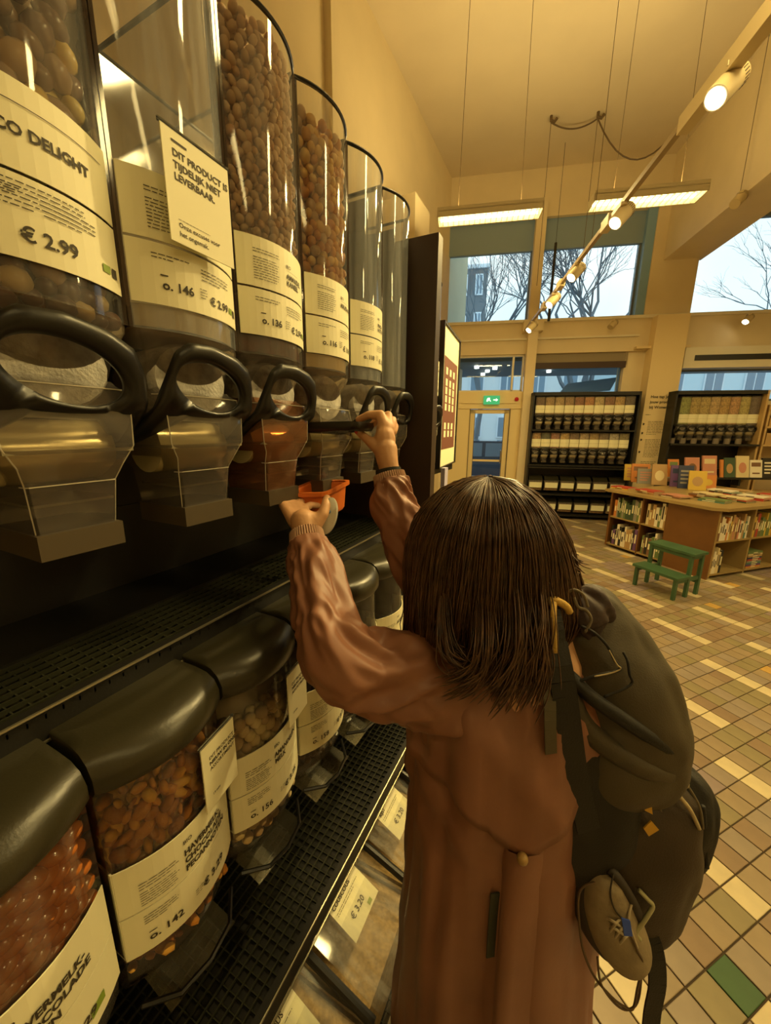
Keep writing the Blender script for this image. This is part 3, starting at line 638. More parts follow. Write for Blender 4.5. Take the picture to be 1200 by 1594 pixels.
card('notice_card','cream card announcing a new product, clipped over the pale round nuts of bin 156',(LX+.034,ly(2)+.052,1.196),.062,.100,R(10),['DIT PRODUCT IS','NIEUW IN ONS','ASSORTIMENT'],0,.0072,['19 nov'],False)
# ================================================================ FLOOR-LEVEL BINS
def floor_bin(label,y,spec=None):
    e=thing('bulk_bin',label,'food bin',(-.40,y,.165),'clear bulk bins on the bottom shelf'); x0,x1,w_=-.68,-.235,.124
    mb=MB(); mb.rings([[Vector((a,b,z)) for a,b in ((x0,y-w_),(xf,y-w_),(xf,y+w_),(x0,y+w_))] for z,xf in ((.17,x1-.04),(.36,x1),)],cap=False); mb.build('tub',CLEAR,e)
    mb=MB(); mb.plate((x0,y-w_,.47),(x0+.19,y-w_,.47),(x0+.19,y+w_,.47),(x0,y+w_,.47),.003); mb.plate((x0+.19,y-w_,.47),(x1,y-w_,.37),(x1,y+w_,.37),(x0+.19,y+w_,.47),.003); mb.build('lid',CLEAR,e)
    mb=MB(); mb.tube([(x0+.22,y+w_*.93,.470),(x1-.02,y+w_*.93,.40)],.011,10); mb.build('lid_grip',HANDLEM,e)
    mb=MB(); mb.plate((x1+.004,y-w_,.19),(x1+.02,y-w_,.36),(x1+.02,y+w_,.36),(x1+.004,y+w_,.19),.002); mb.build('front_plate',clear('front_plate',(.85,.8,.65),.3,(.7,.6,.4),.1),e)
    ey=Vector((-.1,0,.053)).normalized()
    b=Vector((x1-.16,y,.415+.014)); 
    mb=MB(); P=lambda u,v:b+Vector((0,u,0))+ey*v+Vector((0,0,.004)); mb.add([P(-.06,-.05),P(.06,-.05),P(.06,.05),P(-.06,.05)],[(0,1,2,3)]); o=mb.build('price_card',CARD,e)
    T=lambda u,v:P(u,v)+Vector((0,0,.0015)); pr=MB()
    put_text(pr,spec or 'COUSCOUS',.014,-.052,.028,T,.0003); fine_print(pr,-.052,.05,.018,2,.005,T); put_text(pr,'\u20ac 3.20',.020,-.03,-.025,T,.0004); pr.build('printing',INK,o)
    pr=MB(); pr.add([T(.02,-.045),T(.034,-.045),T(.034,-.035),T(.02,-.035)],[(0,1,2,3)]); pr.build('eco_mark',mat('eco_green',(.22,.32,.03),.6),o)
    mb=MB(); mb.box(x0+.01,x1-.05,y-w_+.004,y+w_-.004,.18,.34); f=tag(mb.build('dry_goods',mat('dry_goods',(.42,.28,.12),.8,bump=1,bscale=150,var=.3,vscale=90)),'golden dry goods filling the '+label,'grain',kind='stuff')
for k,(y,l,s) in enumerate([(.37,'clear bulk bin with its price card at the very bottom of the frame','COUSCOUS'),(.635,'clear bulk bin with glinting lid beside the coat edge','COUSCOUS'),(.90,'clear bulk bin farther along behind the coat','RIJST')]): floor_bin(l,y,s)
def fixture(label,t0,t1,n,z,e,vis=True):
    o=thing('fluorescent_fixture',label,'ceiling lamp',FW((t0+t1)/2,n,z)); w_=.11
    b=MB(); fwbox(b,t0,t1,n-w_,n+w_,z+.02,z+.06); fwbox(b,t0,t1,n-w_,n-w_+.01,z-.03,z+.03); fwbox(b,t0,t1,n+w_-.01,n+w_,z-.03,z+.03); fwbox(b,t0,t0+.01,n-w_,n+w_,z-.03,z+.03); fwbox(b,t1-.01,t1,n-w_,n+w_,z-.03,z+.03); b.build('housing',WHITEM,o)
    b=MB(); 
    for s in (-.05,.05): b.tube([FW(t0+.03,n+s,z+.005),FW(t1-.03,n+s,z+.005)],.012,8)
    b.build('tube_lamp',mat('tube_glow',(1,.9,.6),.5,emit=(1,.80,.36),estr=9),o)
    if vis:
        k=int((t1-t0)/.055)
        for i in range(1,k): b=MB(); a=t0+(t1-t0)*i/k; fwbox(b,a-.002,a+.002,n-w_+.01,n+w_-.01,z-.028,z-.008); b.build('louvre',WHITEM,o)
        for s in (-.3,.3):
            b=MB(); b.tube([FW((t0+t1)/2+s*(t1-t0),n,z+.06),FW((t0+t1)/2+s*(t1-t0)*.9,n,CZ)],.003,4); b.build('suspension_wire',mat('wire_brown',(.12,.08,.04),.5),o)
    c=FW((t0+t1)/2,n,z-.05); lamp('tube_light','AREA',c-o.location,e,size=(t1-t0,.2),rot=(0,0,RA),parent=o)
    if vis: lamp('uplight','AREA',FW((t0+t1)/2,n,z+.1)-o.location,e*.75,size=(t1-t0,.2),rot=(PI,0,RA),parent=o)
# ================================================================ FAR RACKS
RZF=math.atan2(-NV.y,-NV.x); FN=7.55
def objmat(o,m): o.material_slots[0].link='OBJECT'; o.material_slots[0].material=m
def far_bins(count,t0,sp,top,lt,lb,group,where,cols,rnd):
    pr=upper_bin('x',{'name':['']},detail=False,top=top,lt=lt,lb=lb,group=group,name='small_gravity_bin')
    b=MB(); b.rings([[Vector((x,y,z-1.5)) for x,y in outline(HW-.006,.022,-.22,6)] for z in (lb-.02,top-.02)]); 
    fill=b.build('bin_contents',CHOC,None)
    for k in range(count):
        loc=FW(t0+sp*(k+.5),FN,1.5); cn,cc=cols[k%len(cols)]
        lab='gravity bin with %s food, %s from the left, %s'%(cn,ORD[k+1],where)
        if k==0: e=pr; e.location=loc; e['label']=lab; e.rotation_euler=(0,0,RZF)
        else: e=dup(pr,loc,lab,None,RZF)
        f=fill if k==0 else fill.copy()
        if k: COL.objects.link(f)
        f.location=loc; f.rotation_euler=(0,0,RZF); m=mat('fill_'+cn.replace(' ','_'),tuple(.14*sum(cc)/3+.95*c for c in cc),.6,var=.45,vscale=40); objmat(f,m)
        tag(f,'%s food in the %s bin from the left, %s'%(cn,ORD[k+1],where),'dry food','contents of the '+where,'stuff')
C1=[('dark brown',(.16,.07,.03)),('tan',(.42,.26,.10)),('pale tan',(.5,.34,.15)),('light brown',(.40,.22,.08)),('reddish brown',(.34,.10,.03)),('orange',(.55,.22,.04)),('cream',(.6,.45,.22)),('russet',(.33,.12,.04)),('golden',(.55,.33,.08)),('dark',(.12,.07,.05))]
C2=[('orange yellow',(.50,.27,.06)),('dark green',(.08,.09,.04)),('rose brown',(.40,.14,.08)),('yellow',(.6,.38,.08)),('chestnut',(.25,.12,.05)),('beige',(.5,.36,.2)),('ochre',(.45,.28,.06)),('brown',(.22,.13,.06)),('pale grey',(.5,.45,.36)),('olive',(.28,.22,.06))]
rnd=random.Random(3)
far_bins(10,1.40,.167,2.26,2.10,1.965,'gravity bins in the top row of the far rack','top row of the far rack',C1,rnd)
far_bins(10,1.385,.167,1.62,1.495,1.355,'gravity bins in the second row of the far rack','second row of the far rack',C2,rnd)
far_bins(8,3.79,.148,2.25,1.945,1.80,'tall bins in the rack right of the pillar','rack right of the pillar',[('green yellow',(.35,.38,.06)),('mustard',(.55,.40,.08)),('straw',(.58,.42,.10)),('wheat',(.62,.42,.16)),('amber',(.6,.36,.06)),('apricot',(.62,.33,.10)),('lemon',(.55,.45,.10)),('plum brown',(.16,.09,.06))],rnd)
fr=thing('far_rack','black steel dispenser rack standing against the window wall left of the pillar','rack',FW(2.2,7.9,0))
def fb(name,*a,m=BLACKP,p=None): b=MB(); fwbox(b,*a); return b.build(name,m,p)
fb('back_panel',1.34,3.12,7.86,7.90,.0,2.33,p=fr)
for t in (1.34,3.10): fb('side_panel',t,t+.03,7.5,7.9,0,2.33,p=fr)
fb('top_board',1.34,3.13,7.5,7.9,2.27,2.33,p=fr)
for z in (1.64,1.0,.96,.45,.06): fb('shelf',1.36,3.11,7.45,7.9,z,z+.025,p=fr)
fb('hanger_rail',1.36,3.11,7.66,7.72,1.92,1.95,p=fr); fb('hanger_rail',1.36,3.11,7.66,7.72,1.31,1.34,p=fr)
# wide tray bins on its two low shelves
def tray_bin():
    e=thing('tray_bin','x','food bin',(0,0,0),'wide tray bins low on the far rack'); w_=.125
    b=MB(); b.rings([[Vector(p) for p in ((-.25,-w_,0),(xf,-w_,0),(xf,w_,0),(-.25,w_,0))] for xf in (-.05,-.05)]) if 0 else b.rings([[Vector((a,y,z)) for a,y in ((-.25,-w_),(xf,-w_),(xf,w_),(-.25,w_))] for z,xf in ((0,-.05),(.12,.0),(.20,.0))],cap=False); b.build('tub',CLEARB,e)
    b=MB(); b.plate((-.25,-w_,.27),(-.1,-w_,.27),(-.1,w_,.27),(-.25,w_,.27),.01); b.plate((-.1,-w_,.27),(.0,-w_,.20),(.0,w_,.20),(-.1,w_,.27),.008); b.build('lid',LIDM,e)
    b=MB(); b.box(.002,.006,-w_*.9,w_*.9,.06,.16); b.build('label_card',CARD,e); b=MB(); b.box(-.24,-.03,-w_*.95,w_*.95,.01,.18); b.build('contents',mat('tray_fill',(.30,.18,.08),.7,var=.4,vscale=40),e)
    return e
tb=tray_bin()
for r_,z in enumerate((.625,.085+.12)):
    z=(.64,.12)[r_] if 0 else (.52,.11)[r_]
    for k in range(6):
        loc=FW(1.385+.287*(k+.5),7.55,z); lab='wide tray bin, %s from the left, %s low shelf of the far rack'%(ORD[k+1],('upper','bottom')[r_])
        if r_==0 and k==0: tb.location=loc; tb.rotation_euler=(0,0,RZF); tb['label']=lab
        else: dup(tb,loc,lab,None,RZF)
r2=thing('far_rack','black dispenser rack right of the pillar with tall bins above shelves','rack',FW(4.4,7.9,0))
fb('back_panel',3.64,5.05,7.86,7.9,0,2.33,p=r2); fb('side_panel',3.64,3.67,7.45,7.9,0,2.33,p=r2); fb('side_panel',4.98,5.01,7.45,7.9,0,2.33,m=mat('beech',(.62,.42,.18),.5,var=.1,stretch=(1,1,.2)),p=r2); fb('top_board',3.64,5.0,7.45,7.9,2.27,2.33,p=r2)
for z in (1.42,1.0,.5,.06): fb('shelf',3.66,5.0,7.4,7.9,z,z+.03,p=r2)
for k in range(7):
    b=MB(); t=3.74+.17*k; b.tube([FW(t,7.55,1.45),FW(t,7.55,1.54)],.045,10); tag(b.build('jar',clear('jar_grey',(.6,.55,.5),.4,(.5,.42,.34),.1)),'small jar under the tall bins, %s from the pillar'%ORD[k+1],'jar','jars under the tall bins')
sh=thing('beech_shelf','beech shelf unit with paper goods at the right edge beyond the tall bins','shelf',FW(5.4,7.9,0)); BEECH=mat('beech',(.62,.42,.18),.5)
for z in (2.0,1.72,1.42,1.1,.6,.1): fb('board',5.08,6.6,7.5,7.9,z,z+.03,m=BEECH,p=sh)
fb('upright',5.08,5.11,7.5,7.9,0,2.1,m=BEECH,p=sh); fb('upright',6.57,6.6,7.5,7.9,0,2.1,m=BEECH,p=sh)
for k in range(8):
    for q,z in enumerate((1.75,1.45)):
        b=MB(); t=5.16+.17*k; fwbox(b,t,t+.14,7.55,7.8,z,z+.14+.05*((k+q)%3)); tag(b.build('packet',mat('packet_%d'%((k+q)%3),[(.62,.40,.14),(.55,.36,.16),(.70,.52,.25)][(k+q)%3],.6)),'tan paper packet on the %s beech board, %s from the left'%(('upper','lower')[q],ORD[k+1]),'packet','packets on the beech shelf')
# ================================================================ NEIGHBOUR RACK END beyond the brown panel
e=thing('side_rack','dark rack segment just beyond the brown end panel','rack',(-.78,1.6,0))
for nm,a in (('back_panel',(-.80,-.775,1.21,2.2,0,2.2)),('shelf',(-.775,-.63,1.21,2.2,1.42,1.45)),('shelf',(-.775,-.63,1.21,2.2,1.0,1.04))): rbox(nm,*a,m=BLACKP,p=e)
OCH=mat('orange_chips',(.60,.26,.03),.5,island=[(.80,.38,.04),(.50,.18,.02),(.90,.52,.10),(.35,.12,.02)])
for k,y in enumerate((1.50,1.67)):
    q=upper_bin(('tall bin of orange chips in the gap between brown panel and framed sign','second tall bin of orange chips behind the framed sign')[k],dict(name=['MANGO'],num='120',price='3.49'),detail=True,top=2.26,lt=1.945,lb=1.80,group='bins beyond the end panel'); q.location=(-.597,y,1.5)
    heap('orange_chips',('orange dried chips seen in the gap beside the brown end panel','orange dried chips behind the framed sign')[k],'dried fruit',-.07,.07,-.2,0,.33,.74,.011,OCH,(-.597,y,1.5),(1,.8,.4),20+k)
# framed sign
sd=Vector((-math.sin(R(6)),math.cos(R(6)),0)); sn=Vector((sd.y,-sd.x,0)); sp0=Vector((-.59,1.83,1.8))
q4=[plane_hit(x,y,sp0,sn) for x,y in ((692,500),(715,535),(706,718),(682,728))]
ztop=(q4[0].z+q4[1].z)/2; zbot=(q4[2].z+q4[3].z)/2; s0=(q4[0]-sp0).dot(sd)*.5+(q4[3]-sp0).dot(sd)*.5; s1=(q4[1]-sp0).dot(sd)*.5+(q4[2]-sp0).dot(sd)*.5
SG=lambda a,h,o=0:sp0+sd*(s0+(s1-s0)*a)+sn*o+Vector((0,0,zbot+(ztop-zbot)*h-sp0.z))
sg=thing('framed_sign','tall narrow framed cream sign with a brown printed block beside the end panel','sign',SG(.5,0))
def sgbox(mb,a0,a1,h0,h1,o0,o1): mb.box(a0,a1,h0,h1,o0,o1,T=lambda p:SG(p.x,p.y,p.z))
b=MB(); sgbox(b,0,1,0,1,-.012,0); b.build('board',CARD,sg)
b=MB(); 
for a in ((-.03,0,-.01,1.01),(1,1.03,-.01,1.01),(0,1,-.01,.0),(0,1,1,1.01)): sgbox(b,*a,-.016,.008)
b.build('frame',mat('black_frame',(.015,.012,.01),.4),sg)
b=MB(); sgbox(b,.10,.92,.13,.80,.0005,.0015); o=b.build('brown_print',mat('brown_print',(.16,.055,.035),.6),sg)
b=MB(); T=lambda x,y:SG(.5,.5,.003)+Vector((0,0,1))*x+sd*(-y)
H_=ztop-zbot
for k,(h,l) in enumerate([(.24,.30),(.30,.22),(.44,.16),(.50,.26),(.56,.22),(.62,.16),(.70,.12)]):
    for j in range(3): sgbox(b,.2+.22*j,.2+.22*j+.10,h-.02,h+.03,.0016,.0022)
put_text(b,'EI',.035,-.22,0,T,.001) if 0 else None
b.build('printing',CARD,o)
b=MB(); b.box(-.02,0,-.02,.03,0,.14,T=lambda p:Vector((-.53,1.75,1.33))+p); tag(b.build('leaflet',mat('lilac_paper',(.45,.42,.6),.6)),'small lilac leaflet propped below the framed sign','leaflet')
# ================================================================ BOOK TABLE
U1=Vector((-.69,.72,0)).normalized(); U2=Vector((.72,.69,0)).normalized(); NC=Vector((1.53,5.20,0)); TZ=.84
WOOD=mat('beech_top',(.34,.235,.09),.4,var=.12,vscale=5); WOODB=mat('brown_side',(.17,.07,.016),.45,var=.12,vscale=4); INT=mat('dark_wood_inside',(.20,.11,.04),.6)
tbl=thing('book_table','wooden block table with book shelves in its sides and a pale top','table',NC)
def ub(mb,a0,a1,b0,b1,z0,z1): return mb.box(a0,a1,b0,b1,z0,z1,T=lambda p:NC+U1*p.x+U2*p.y+Vector((0,0,p.z)))
def tb_(name,*a,m=WOODB): b=MB(); ub(b,*a); return b.build(name,m,tbl)
b=MB(); cc=.10; poly=[(-.06+cc,-.06),(1.42,-.06),(1.42,1.9),(-.06,1.9),(-.06,-.06+cc)]; b.prism(poly,TZ-.035,TZ,T=lambda x,y,z:NC+U1*x+U2*y+Vector((0,0,z))); b.build('table_top',WOOD,tbl)
tb_('side_panel',.0,.52,-.0,.02,.0,TZ-.036); tb_('core',.30,1.34,.30,1.8,.02,TZ-.036,m=INT)
for a in ((.52,.55),(.86,.88),(1.33,1.36)): tb_('upright',a[0],a[1],0,.30,.02,TZ-.036)
for z in (.04,.44): tb_('shelf_board',.55,1.34,0,.30,z,z+.02,m=WOOD)
for a in ((.02,.05),(.62,.645),(1.22,1.245),(1.8,1.83)): tb_('upright',0,.30,a[0],a[1],.02,TZ-.036,m=WOOD)
for z in (.04,.43): tb_('shelf_board',0,.30,.05,1.8,z,z+.02,m=WOOD)
BC=[('cream',(.70,.58,.34)),('white',(.78,.72,.58)),('orange',(.60,.22,.05)),('red',(.42,.05,.03)),('green',(.14,.20,.07)),('dark green',(.05,.09,.05)),('purple',(.14,.06,.20)),('navy',(.03,.04,.10)),('black',(.02,.018,.015)),('yellow',(.62,.42,.06)),('teal',(.08,.20,.18)),('tan',(.45,.28,.12)),('salmon',(.55,.24,.16)),('brown',(.20,.10,.05)),('grey',(.28,.26,.22))]
def book_mesh(c,w_,h,d):
    b=MB(); return b
_bk=0
def book(T,w_,h,d,col,label,group,cat='book',face=None,name='book'):
    """T maps local (along shelf, into shelf, up)."""
    global _bk; _bk+=1
    cn,cc=col; m=mat('cover_'+cn.replace(' ','_'),cc,.5); b=MB(); t=.003
    b.box(0,t,0,d,0,h,T=T); b.box(w_-t,w_,0,d,0,h,T=T); b.box(0,w_,-.001,t,0,h,T=T); o=b.build(name,m); tag(o,label,cat,group)
    b=MB(); b.box(t,w_-t,t,d-.004,.004,h-.004,T=T); b.build('pages',mat('paper',(.72,.62,.42),.8),o)
    r=random.Random(_bk)
    b=MB(); b.box(w_*.25,w_*.75,-.0018,-.0008,h*.35,h*(.6+.3*r.random()),T=T); b.build('spine_title',INK if sum(cc)>.9 else CARD,o)
    return o
def shelf_row(org,along,inw,length,zb,hmax,where,palette,rnd,lean=0,start=0):
    x=start; k=0
    while x<length-.05 and k<19:
        k+=1; w_=rnd.uniform(.016,.042); h=rnd.uniform(.6,.95)*hmax; d=rnd.uniform(.15,.22); col=palette[rnd.randrange(len(palette))]
        a=org+along*x; T=lambda p,a=a:a+along*(p.x+p.z*lean)+inw*(p.y+.01)+Vector((0,0,zb+p.z))
        book(T,w_,h,d,col,'%s %s book, %s from the near end, %s'%('tall' if h>.8*hmax else 'short',col[0],ORD[k],where),'books on the '+where); x+=w_+.002
rnd=random.Random(21); pal=lambda *n:[c for c in BC if c[0] in n]
shelf_row(NC+U1*.56,U1,U2,.29,.46,.33,'upper near bay of the table side',pal('cream','white','green','cream','tan'),rnd)
shelf_row(NC+U1*.89,U1,U2,.44,.46,.33,'upper far bay of the table side',pal('dark green','cream','teal','green','white','grey','orange'),rnd)
shelf_row(NC+U1*.56,U1,U2,.29,.06,.33,'lower near bay of the table side',pal('white','brown','black','green'),rnd)
shelf_row(NC+U1*.89,U1,U2,.44,.06,.34,'lower far bay of the table side',pal('purple','white','black','tan','cream'),rnd)
shelf_row(NC+U2*.06,U2,U1,.55,.45,.33,'upper first bay of the table front',pal('salmon','orange','tan','white','brown','orange','teal','yellow'),rnd)
shelf_row(NC+U2*.06,U2,U1,.20,.06,.33,'lower first bay of the table front',pal('white','cream','black'),rnd)
shelf_row(NC+U2*.655,U2,U1,.5,.45,.30,'upper second bay of the table front',pal('green','yellow','red','brown'),rnd)
for k in range(9):
    a=NC+U2*.70+U1*.02; w_=.018; col=BC[(k*4+2)%15]; T=lambda p,a=a,k=k:a+U2*(p.z)+U1*(p.y)+Vector((0,0,.06+k*.022+p.x)); book(T,w_,.26,.2,col,'%s book lying flat, %s up in the pile on the low front shelf'%(col[0],ORD[k+1]),'flat books low in the table front')
def cover_book(c,n_,w_,h,col,label,tilt=12,motif=None,mc=None,grp='books standing face out on the table'):
    """face-out book: c bottom centre, n_ horizontal facing direction"""
    n_=n_.normalized(); al=Vector((-n_.y,n_.x,0)); up=(Vector((0,0,1))*math.cos(R(tilt))-n_*math.sin(R(tilt))); nn=al.cross(up)*1.0
    T=lambda p:c+al*p.x+up*p.z-nn*p.y*-1 if nn.dot(n_)<0 else c+al*p.x+up*p.z-nn*p.y
    m=mat('cover_'+col[0].replace(' ','_'),col[1],.45)
    b=MB(); b.box(-w_/2,w_/2,0,.003,0,h,T=T); b.box(-w_/2,w_/2,.017,.020,0,h,T=T); b.box(-w_/2,-w_/2+.003,0,.02,0,h,T=T); o=tag(b.build('book',m),label,'book',grp)
    b=MB(); b.box(-w_/2+.003,w_/2-.004,.003,.017,.003,h-.003,T=T); b.build('pages',mat('paper',(.72,.62,.42),.8),o)
    m2=mat('motif_'+(mc or ('cream',(.7,.58,.34)))[0].replace(' ','_'),(mc or ('cream',(.7,.58,.34)))[1],.5); b=MB()
    if motif=='oval': b.add([T(Vector((w_*.3*math.cos(a),-.0012,h*.45+h*.25*math.sin(a)))) for a in [2*PI*k/14 for k in range(14)]],[tuple(range(14))])
    elif motif=='band': b.box(-w_*.38,w_*.38,-.0012,-.0004,h*.62,h*.85,T=T); b.box(-w_*.3,w_*.3,-.0012,-.0004,h*.2,h*.28,T=T)
    else:
        for k in range(4): b.box(-w_*.35,w_*(.1+.08*k),-.0012,-.0004,h*(.2+.17*k),h*(.28+.17*k),T=T)
    b.build('cover_motif',m2,o); return o
toC=lambda P:Vector((EYE.x-P.x,EYE.y-P.y,0)).normalized()
# stepped stand on the table for the face-out row
bd=dict(BC); rowx=[(1047,.16,'orange','green',None,'band'),(1076,.22,'salmon','brown',None,'oval'),(1103,.22,'salmon','cream',None,'band'),(1122,.05,'orange','orange',None,'x'),(1134,.17,'dark green','tan',None,'oval'),(1154,.20,'cream','salmon',None,'oval'),(1175,.19,'white','brown',None,'band'),(1195,.20,'black','white',None,'x'),(1218,.2,'tan','white',None,'oval')]
SD=5.75
pa=at(1040,742,SD); pb=at(1235,742,SD); zst=pa.z; dirn=(pb-pa); dirn.z=0; dirn.normalize(); nf=Vector((dirn.y,-dirn.x,0))
st=thing('display_stand','dark stepped stand on the table holding the face-out books','stand',Vector((pa.x,pa.y,TZ)))
b=MB(); Ts=lambda p:Vector((pa.x,pa.y,0))+dirn*p.x-nf*p.y+Vector((0,0,p.z)); b.box(.22,2.0,-.05,.12,zst-.03,zst-.002,T=Ts); b.build('step',BLACKP,st)
for x in (.25,1.1,1.95): b=MB(); b.box(x,x+.03,.0,.12,TZ,zst-.03,T=Ts); b.build('support',BLACKP,st)
b=MB(); b.box(.22,2.0,.10,.12,zst,zst+.12,T=Ts); b.build('back_rail',BLACKP,st)
for k,(x,w_,c1,c2,_,mo) in enumerate(rowx[0:]):
    P=at(x,741,SD); P.z=zst; cover_book(P+nf*.02,nf,w_,.27+.03*((k*7)%3),(c1,bd[c1]),'%s face-out book with %s art, %s from the left on the stand'%(c1,c2,ORD[k+1]),12,mo,(c2,bd[c2]))
tops=[(984,753,6.3,.20,.22,'yellow','salmon','x'),(995,757,6.1,.20,.24,'orange','brown','band'),(1003,762,5.95,.18,.19,'grey','salmon','x'),(1024,764,5.8,.16,.26,'tan','cream','oval'),(1040,742,6.2,.26,.22,'brown','grey','x'),(1052,770,5.65,.15,.26,'purple','navy','band'),(1063,776,5.5,.14,.27,'navy','grey','x'),(1081,781,5.35,.16,.22,'yellow','tan','oval'),(1098,772,5.5,.16,.16,'orange','yellow','oval')]
for k,(x,y,d,w_,h,c1,c2,mo) in enumerate(tops):
    P=at(x,y,d); P.z=TZ+.001; cover_book(P,toC(P)+Vector((.3,0,0)),w_*1.3,h*1.25,(c1,bd[c1]),'%s book propped upright on the pale table top, %s from its left end'%(c1,ORD[k+1]),14,mo,(c2,bd[c2]),'books propped on the table top')
rnd=random.Random(5)
for k,(a,b_,c1,n_) in enumerate([(1.20,.10,'red',2),(.80,.06,'red',3),(.50,.10,'salmon',2),(.14,.30,'green',2),(.10,.60,'cream',3),(.12,.95,'white',3),(.10,1.3,'red',3),(.35,.45,'cream',4),(.4,.85,'white',5),(.45,1.2,'tan',4)]):
    for j in range(n_):
        c=BC[rnd.randrange(15)] if j<n_-1 else (c1,bd[c1]); r=rnd.uniform(-.2,.2)
        org=NC+U1*a+U2*b_; ca,sa=math.cos(r),math.sin(r)
        T=lambda p,org=org,j=j,ca=ca,sa=sa:org+U1*(p.z*ca-p.y*sa)+U2*(p.z*sa+p.y*ca)+Vector((0,0,TZ+.001+j*.016+p.x))
        book(T,.015,.26,.19,c,'%s flat book, %s up in the %s table-top pile'%(c[0],ORD[j+1],ORD[k+1]),'flat piles on the table top')
# ================================================================ GREEN STEP STOOL
GR=mat('green_paint',(.045,.115,.055),.4,var=.15,vscale=6); sO=Vector((1.07,4.37,0)); sa=Vector((-.31,.30,0)).normalized(); sb_=Vector((.26,.30,0)).normalized()
stl=thing('step_stool','dark green wooden two-step stool in front of the book table','stool',sO); Sx=lambda p:sO+sa*p.x+sb_*p.y+Vector((0,0,p.z))
def sbx(name,*a,T=Sx): b=MB(); b.box(*a,T=T); return b.build(name,GR,stl)
sbx('upper_step',-.02,.45,.19,.42,.44,.465); sbx('lower_step',-.02,.45,-.02,.19,.215,.24)
for x in (0,.40):
    sbx('front_leg',x,x+.03,.0,.035,0,.215); sbx('middle_leg',x,x+.03,.195,.23,0,.44); sbx('back_leg',x,x+.03,.375,.41,0,.44)
    sbx('side_rail',x+.004,x+.026,.03,.38,.17,.205); sbx('top_rail',x+.004,x+.026,.23,.38,.40,.435)
sbx('cross_bar',.03,.40,.39,.405,.12,.16); sbx('cross_bar',.03,.40,.20,.215,.40,.435)
# ================================================================ LIGHT TRACK
SPOTG=mat('lamp_face',(1,.95,.8),.4,emit=(1,.93,.66),estr=14); LW=mat('lamp_white',(.62,.50,.28),.45)
TE0=FW(1.06,7.2,3.3); TE1=FW(1.20,.6,3.3); tk=thing('light_track','long white ceiling light track running towards the window wall','light track',FW(1.1,4,3.3))
td=(TE1-TE0).normalized(); tp=Vector((-td.y,td.x,0))
b=MB(); Tk=lambda p:TE0+td*p.x+tp*p.y+Vector((0,0,p.z)); b.box(0,(TE1-TE0).length,-.017,.017,0,.035,T=Tk); b.build('rail',mat('track_metal',(.35,.26,.14),.4),tk)
for x in (3.05,5.35): b=MB(); p=TE0+td*x; b.tube([p+Vector((0,0,.03)),p+Vector((0,0,CZ-3.3))],.003,4); b.build('suspension_wire',mat('wire_brown',(.12,.08,.04),.5),tk)
b=MB(); b.box(4.45,6.6,-.03,.03,-.035,.05,T=Tk); b.build('gear_tray',LW,tk)
for x in (1.2,2.0,3.35): b=MB(); b.box(x,x+.16,-.03,.03,-.03,.05,T=Tk); b.build('adapter_box',LW,tk)
def head(label,P,target,r=.052,L=.17,e=12,lit=True,drop=.07,spot=70,fc=SPOTG):
    o=thing('track_spotlight',label,'spotlight',P,'track spotlights'); d=(-TV*.62-NV*.32-Vector((0,0,.72))).normalized(); c=P-Vector((0,0,drop))
    b=MB(); b.box(P.x-.02,P.x+.02,P.y-.05,P.y+.05,P.z-.02,P.z); b.tube([P-Vector((0,0,.01)),c],.008,8); b.build('bracket',LW,o)
    b=MB(); b.tube([c-d*L*.5,c-d*L*.45,c+d*L*.45,c+d*L*.5],[r*.86,r,r,r*.96],24,cap=True); b.build('lamp_body',LW,o,smooth='e')
    s=MB(); ax=d.orthogonal().normalized(); ay=d.cross(ax)
    for k in range(24):
        a=2*PI*k/24; q=(ax*math.cos(a)+ay*math.sin(a))*r; s.tube([c-d*L*.40+q,c-d*L*.22+q],.0025,4)
    s.build('cooling_slots',mat('slot_dark',(.08,.05,.03),.6),o)['kind']='stuff'
    b=MB(); b.tube([c+d*L*.505,c+d*L*.515],r*.80,24); b.build('lamp_face',fc,o)
    if lit and e: 
        l=lamp('spot_light','SPOT',c+d*(L*.56)-o.location,e,WARM,rot=d.to_track_quat('-Z','Y').to_euler(),parent=o,spot=spot,radius=.04)
    return o
def onz_px(x,y,z): v=FWD+RGT*((x-600)/FPX)-UPV*((y-797)/FPX); return EYE+v*((z-CAMH)/v.z)
for k,(x,y,tg,lab) in enumerate([(1128,146,(-.4,.35,1.5),'nearest and largest lit track spotlight at the upper right'),(957,343,(-.45,.9,1.6),'second lit spotlight on the track below the adapter box'),(884,429,(-1,1.5,1.2),'third lit spotlight on the track over the window mullion'),(846,472,(-1.5,3,1),'fourth small spotlight farther down the track'),(819,512,(-1.8,4,1),'last small lit spotlight at the far end of the track')]):
    P=onz_px(x,y,3.20); c=TE0+td*((P-TE0).dot(td)); c.z=3.3; head(lab,c,tg,e=(190,110,60,40,40)[k])
for lab,x,y,tg,lit in (('small unlit spotlight on the ledge over the far rack',955,512,FW(2.4,7.2,1),False),('small lit spotlight on the ledge right of the pillar',1166,503,FW(4.2,6,1.5),True)):
    P=plane_hit(x,y-14,FW(0,7.72,0),NV); o=head(lab,P,tg,r=.055,L=.15,e=0,fc=SPOTG if lit else LW)
P=plane_hit(1152,300,FW(0,6.0,0),NV); o=head('unlit spotlight hanging on a wire beside the beam',P,FW(2.5,5,2),r=.06,L=.17,e=0,fc=LW)
b=MB(); b.tube([P,Vector((P.x,P.y,CZ))],.004,4); b.build('suspension_wire',mat('wire_brown',(.12,.08,.04),.5),o)
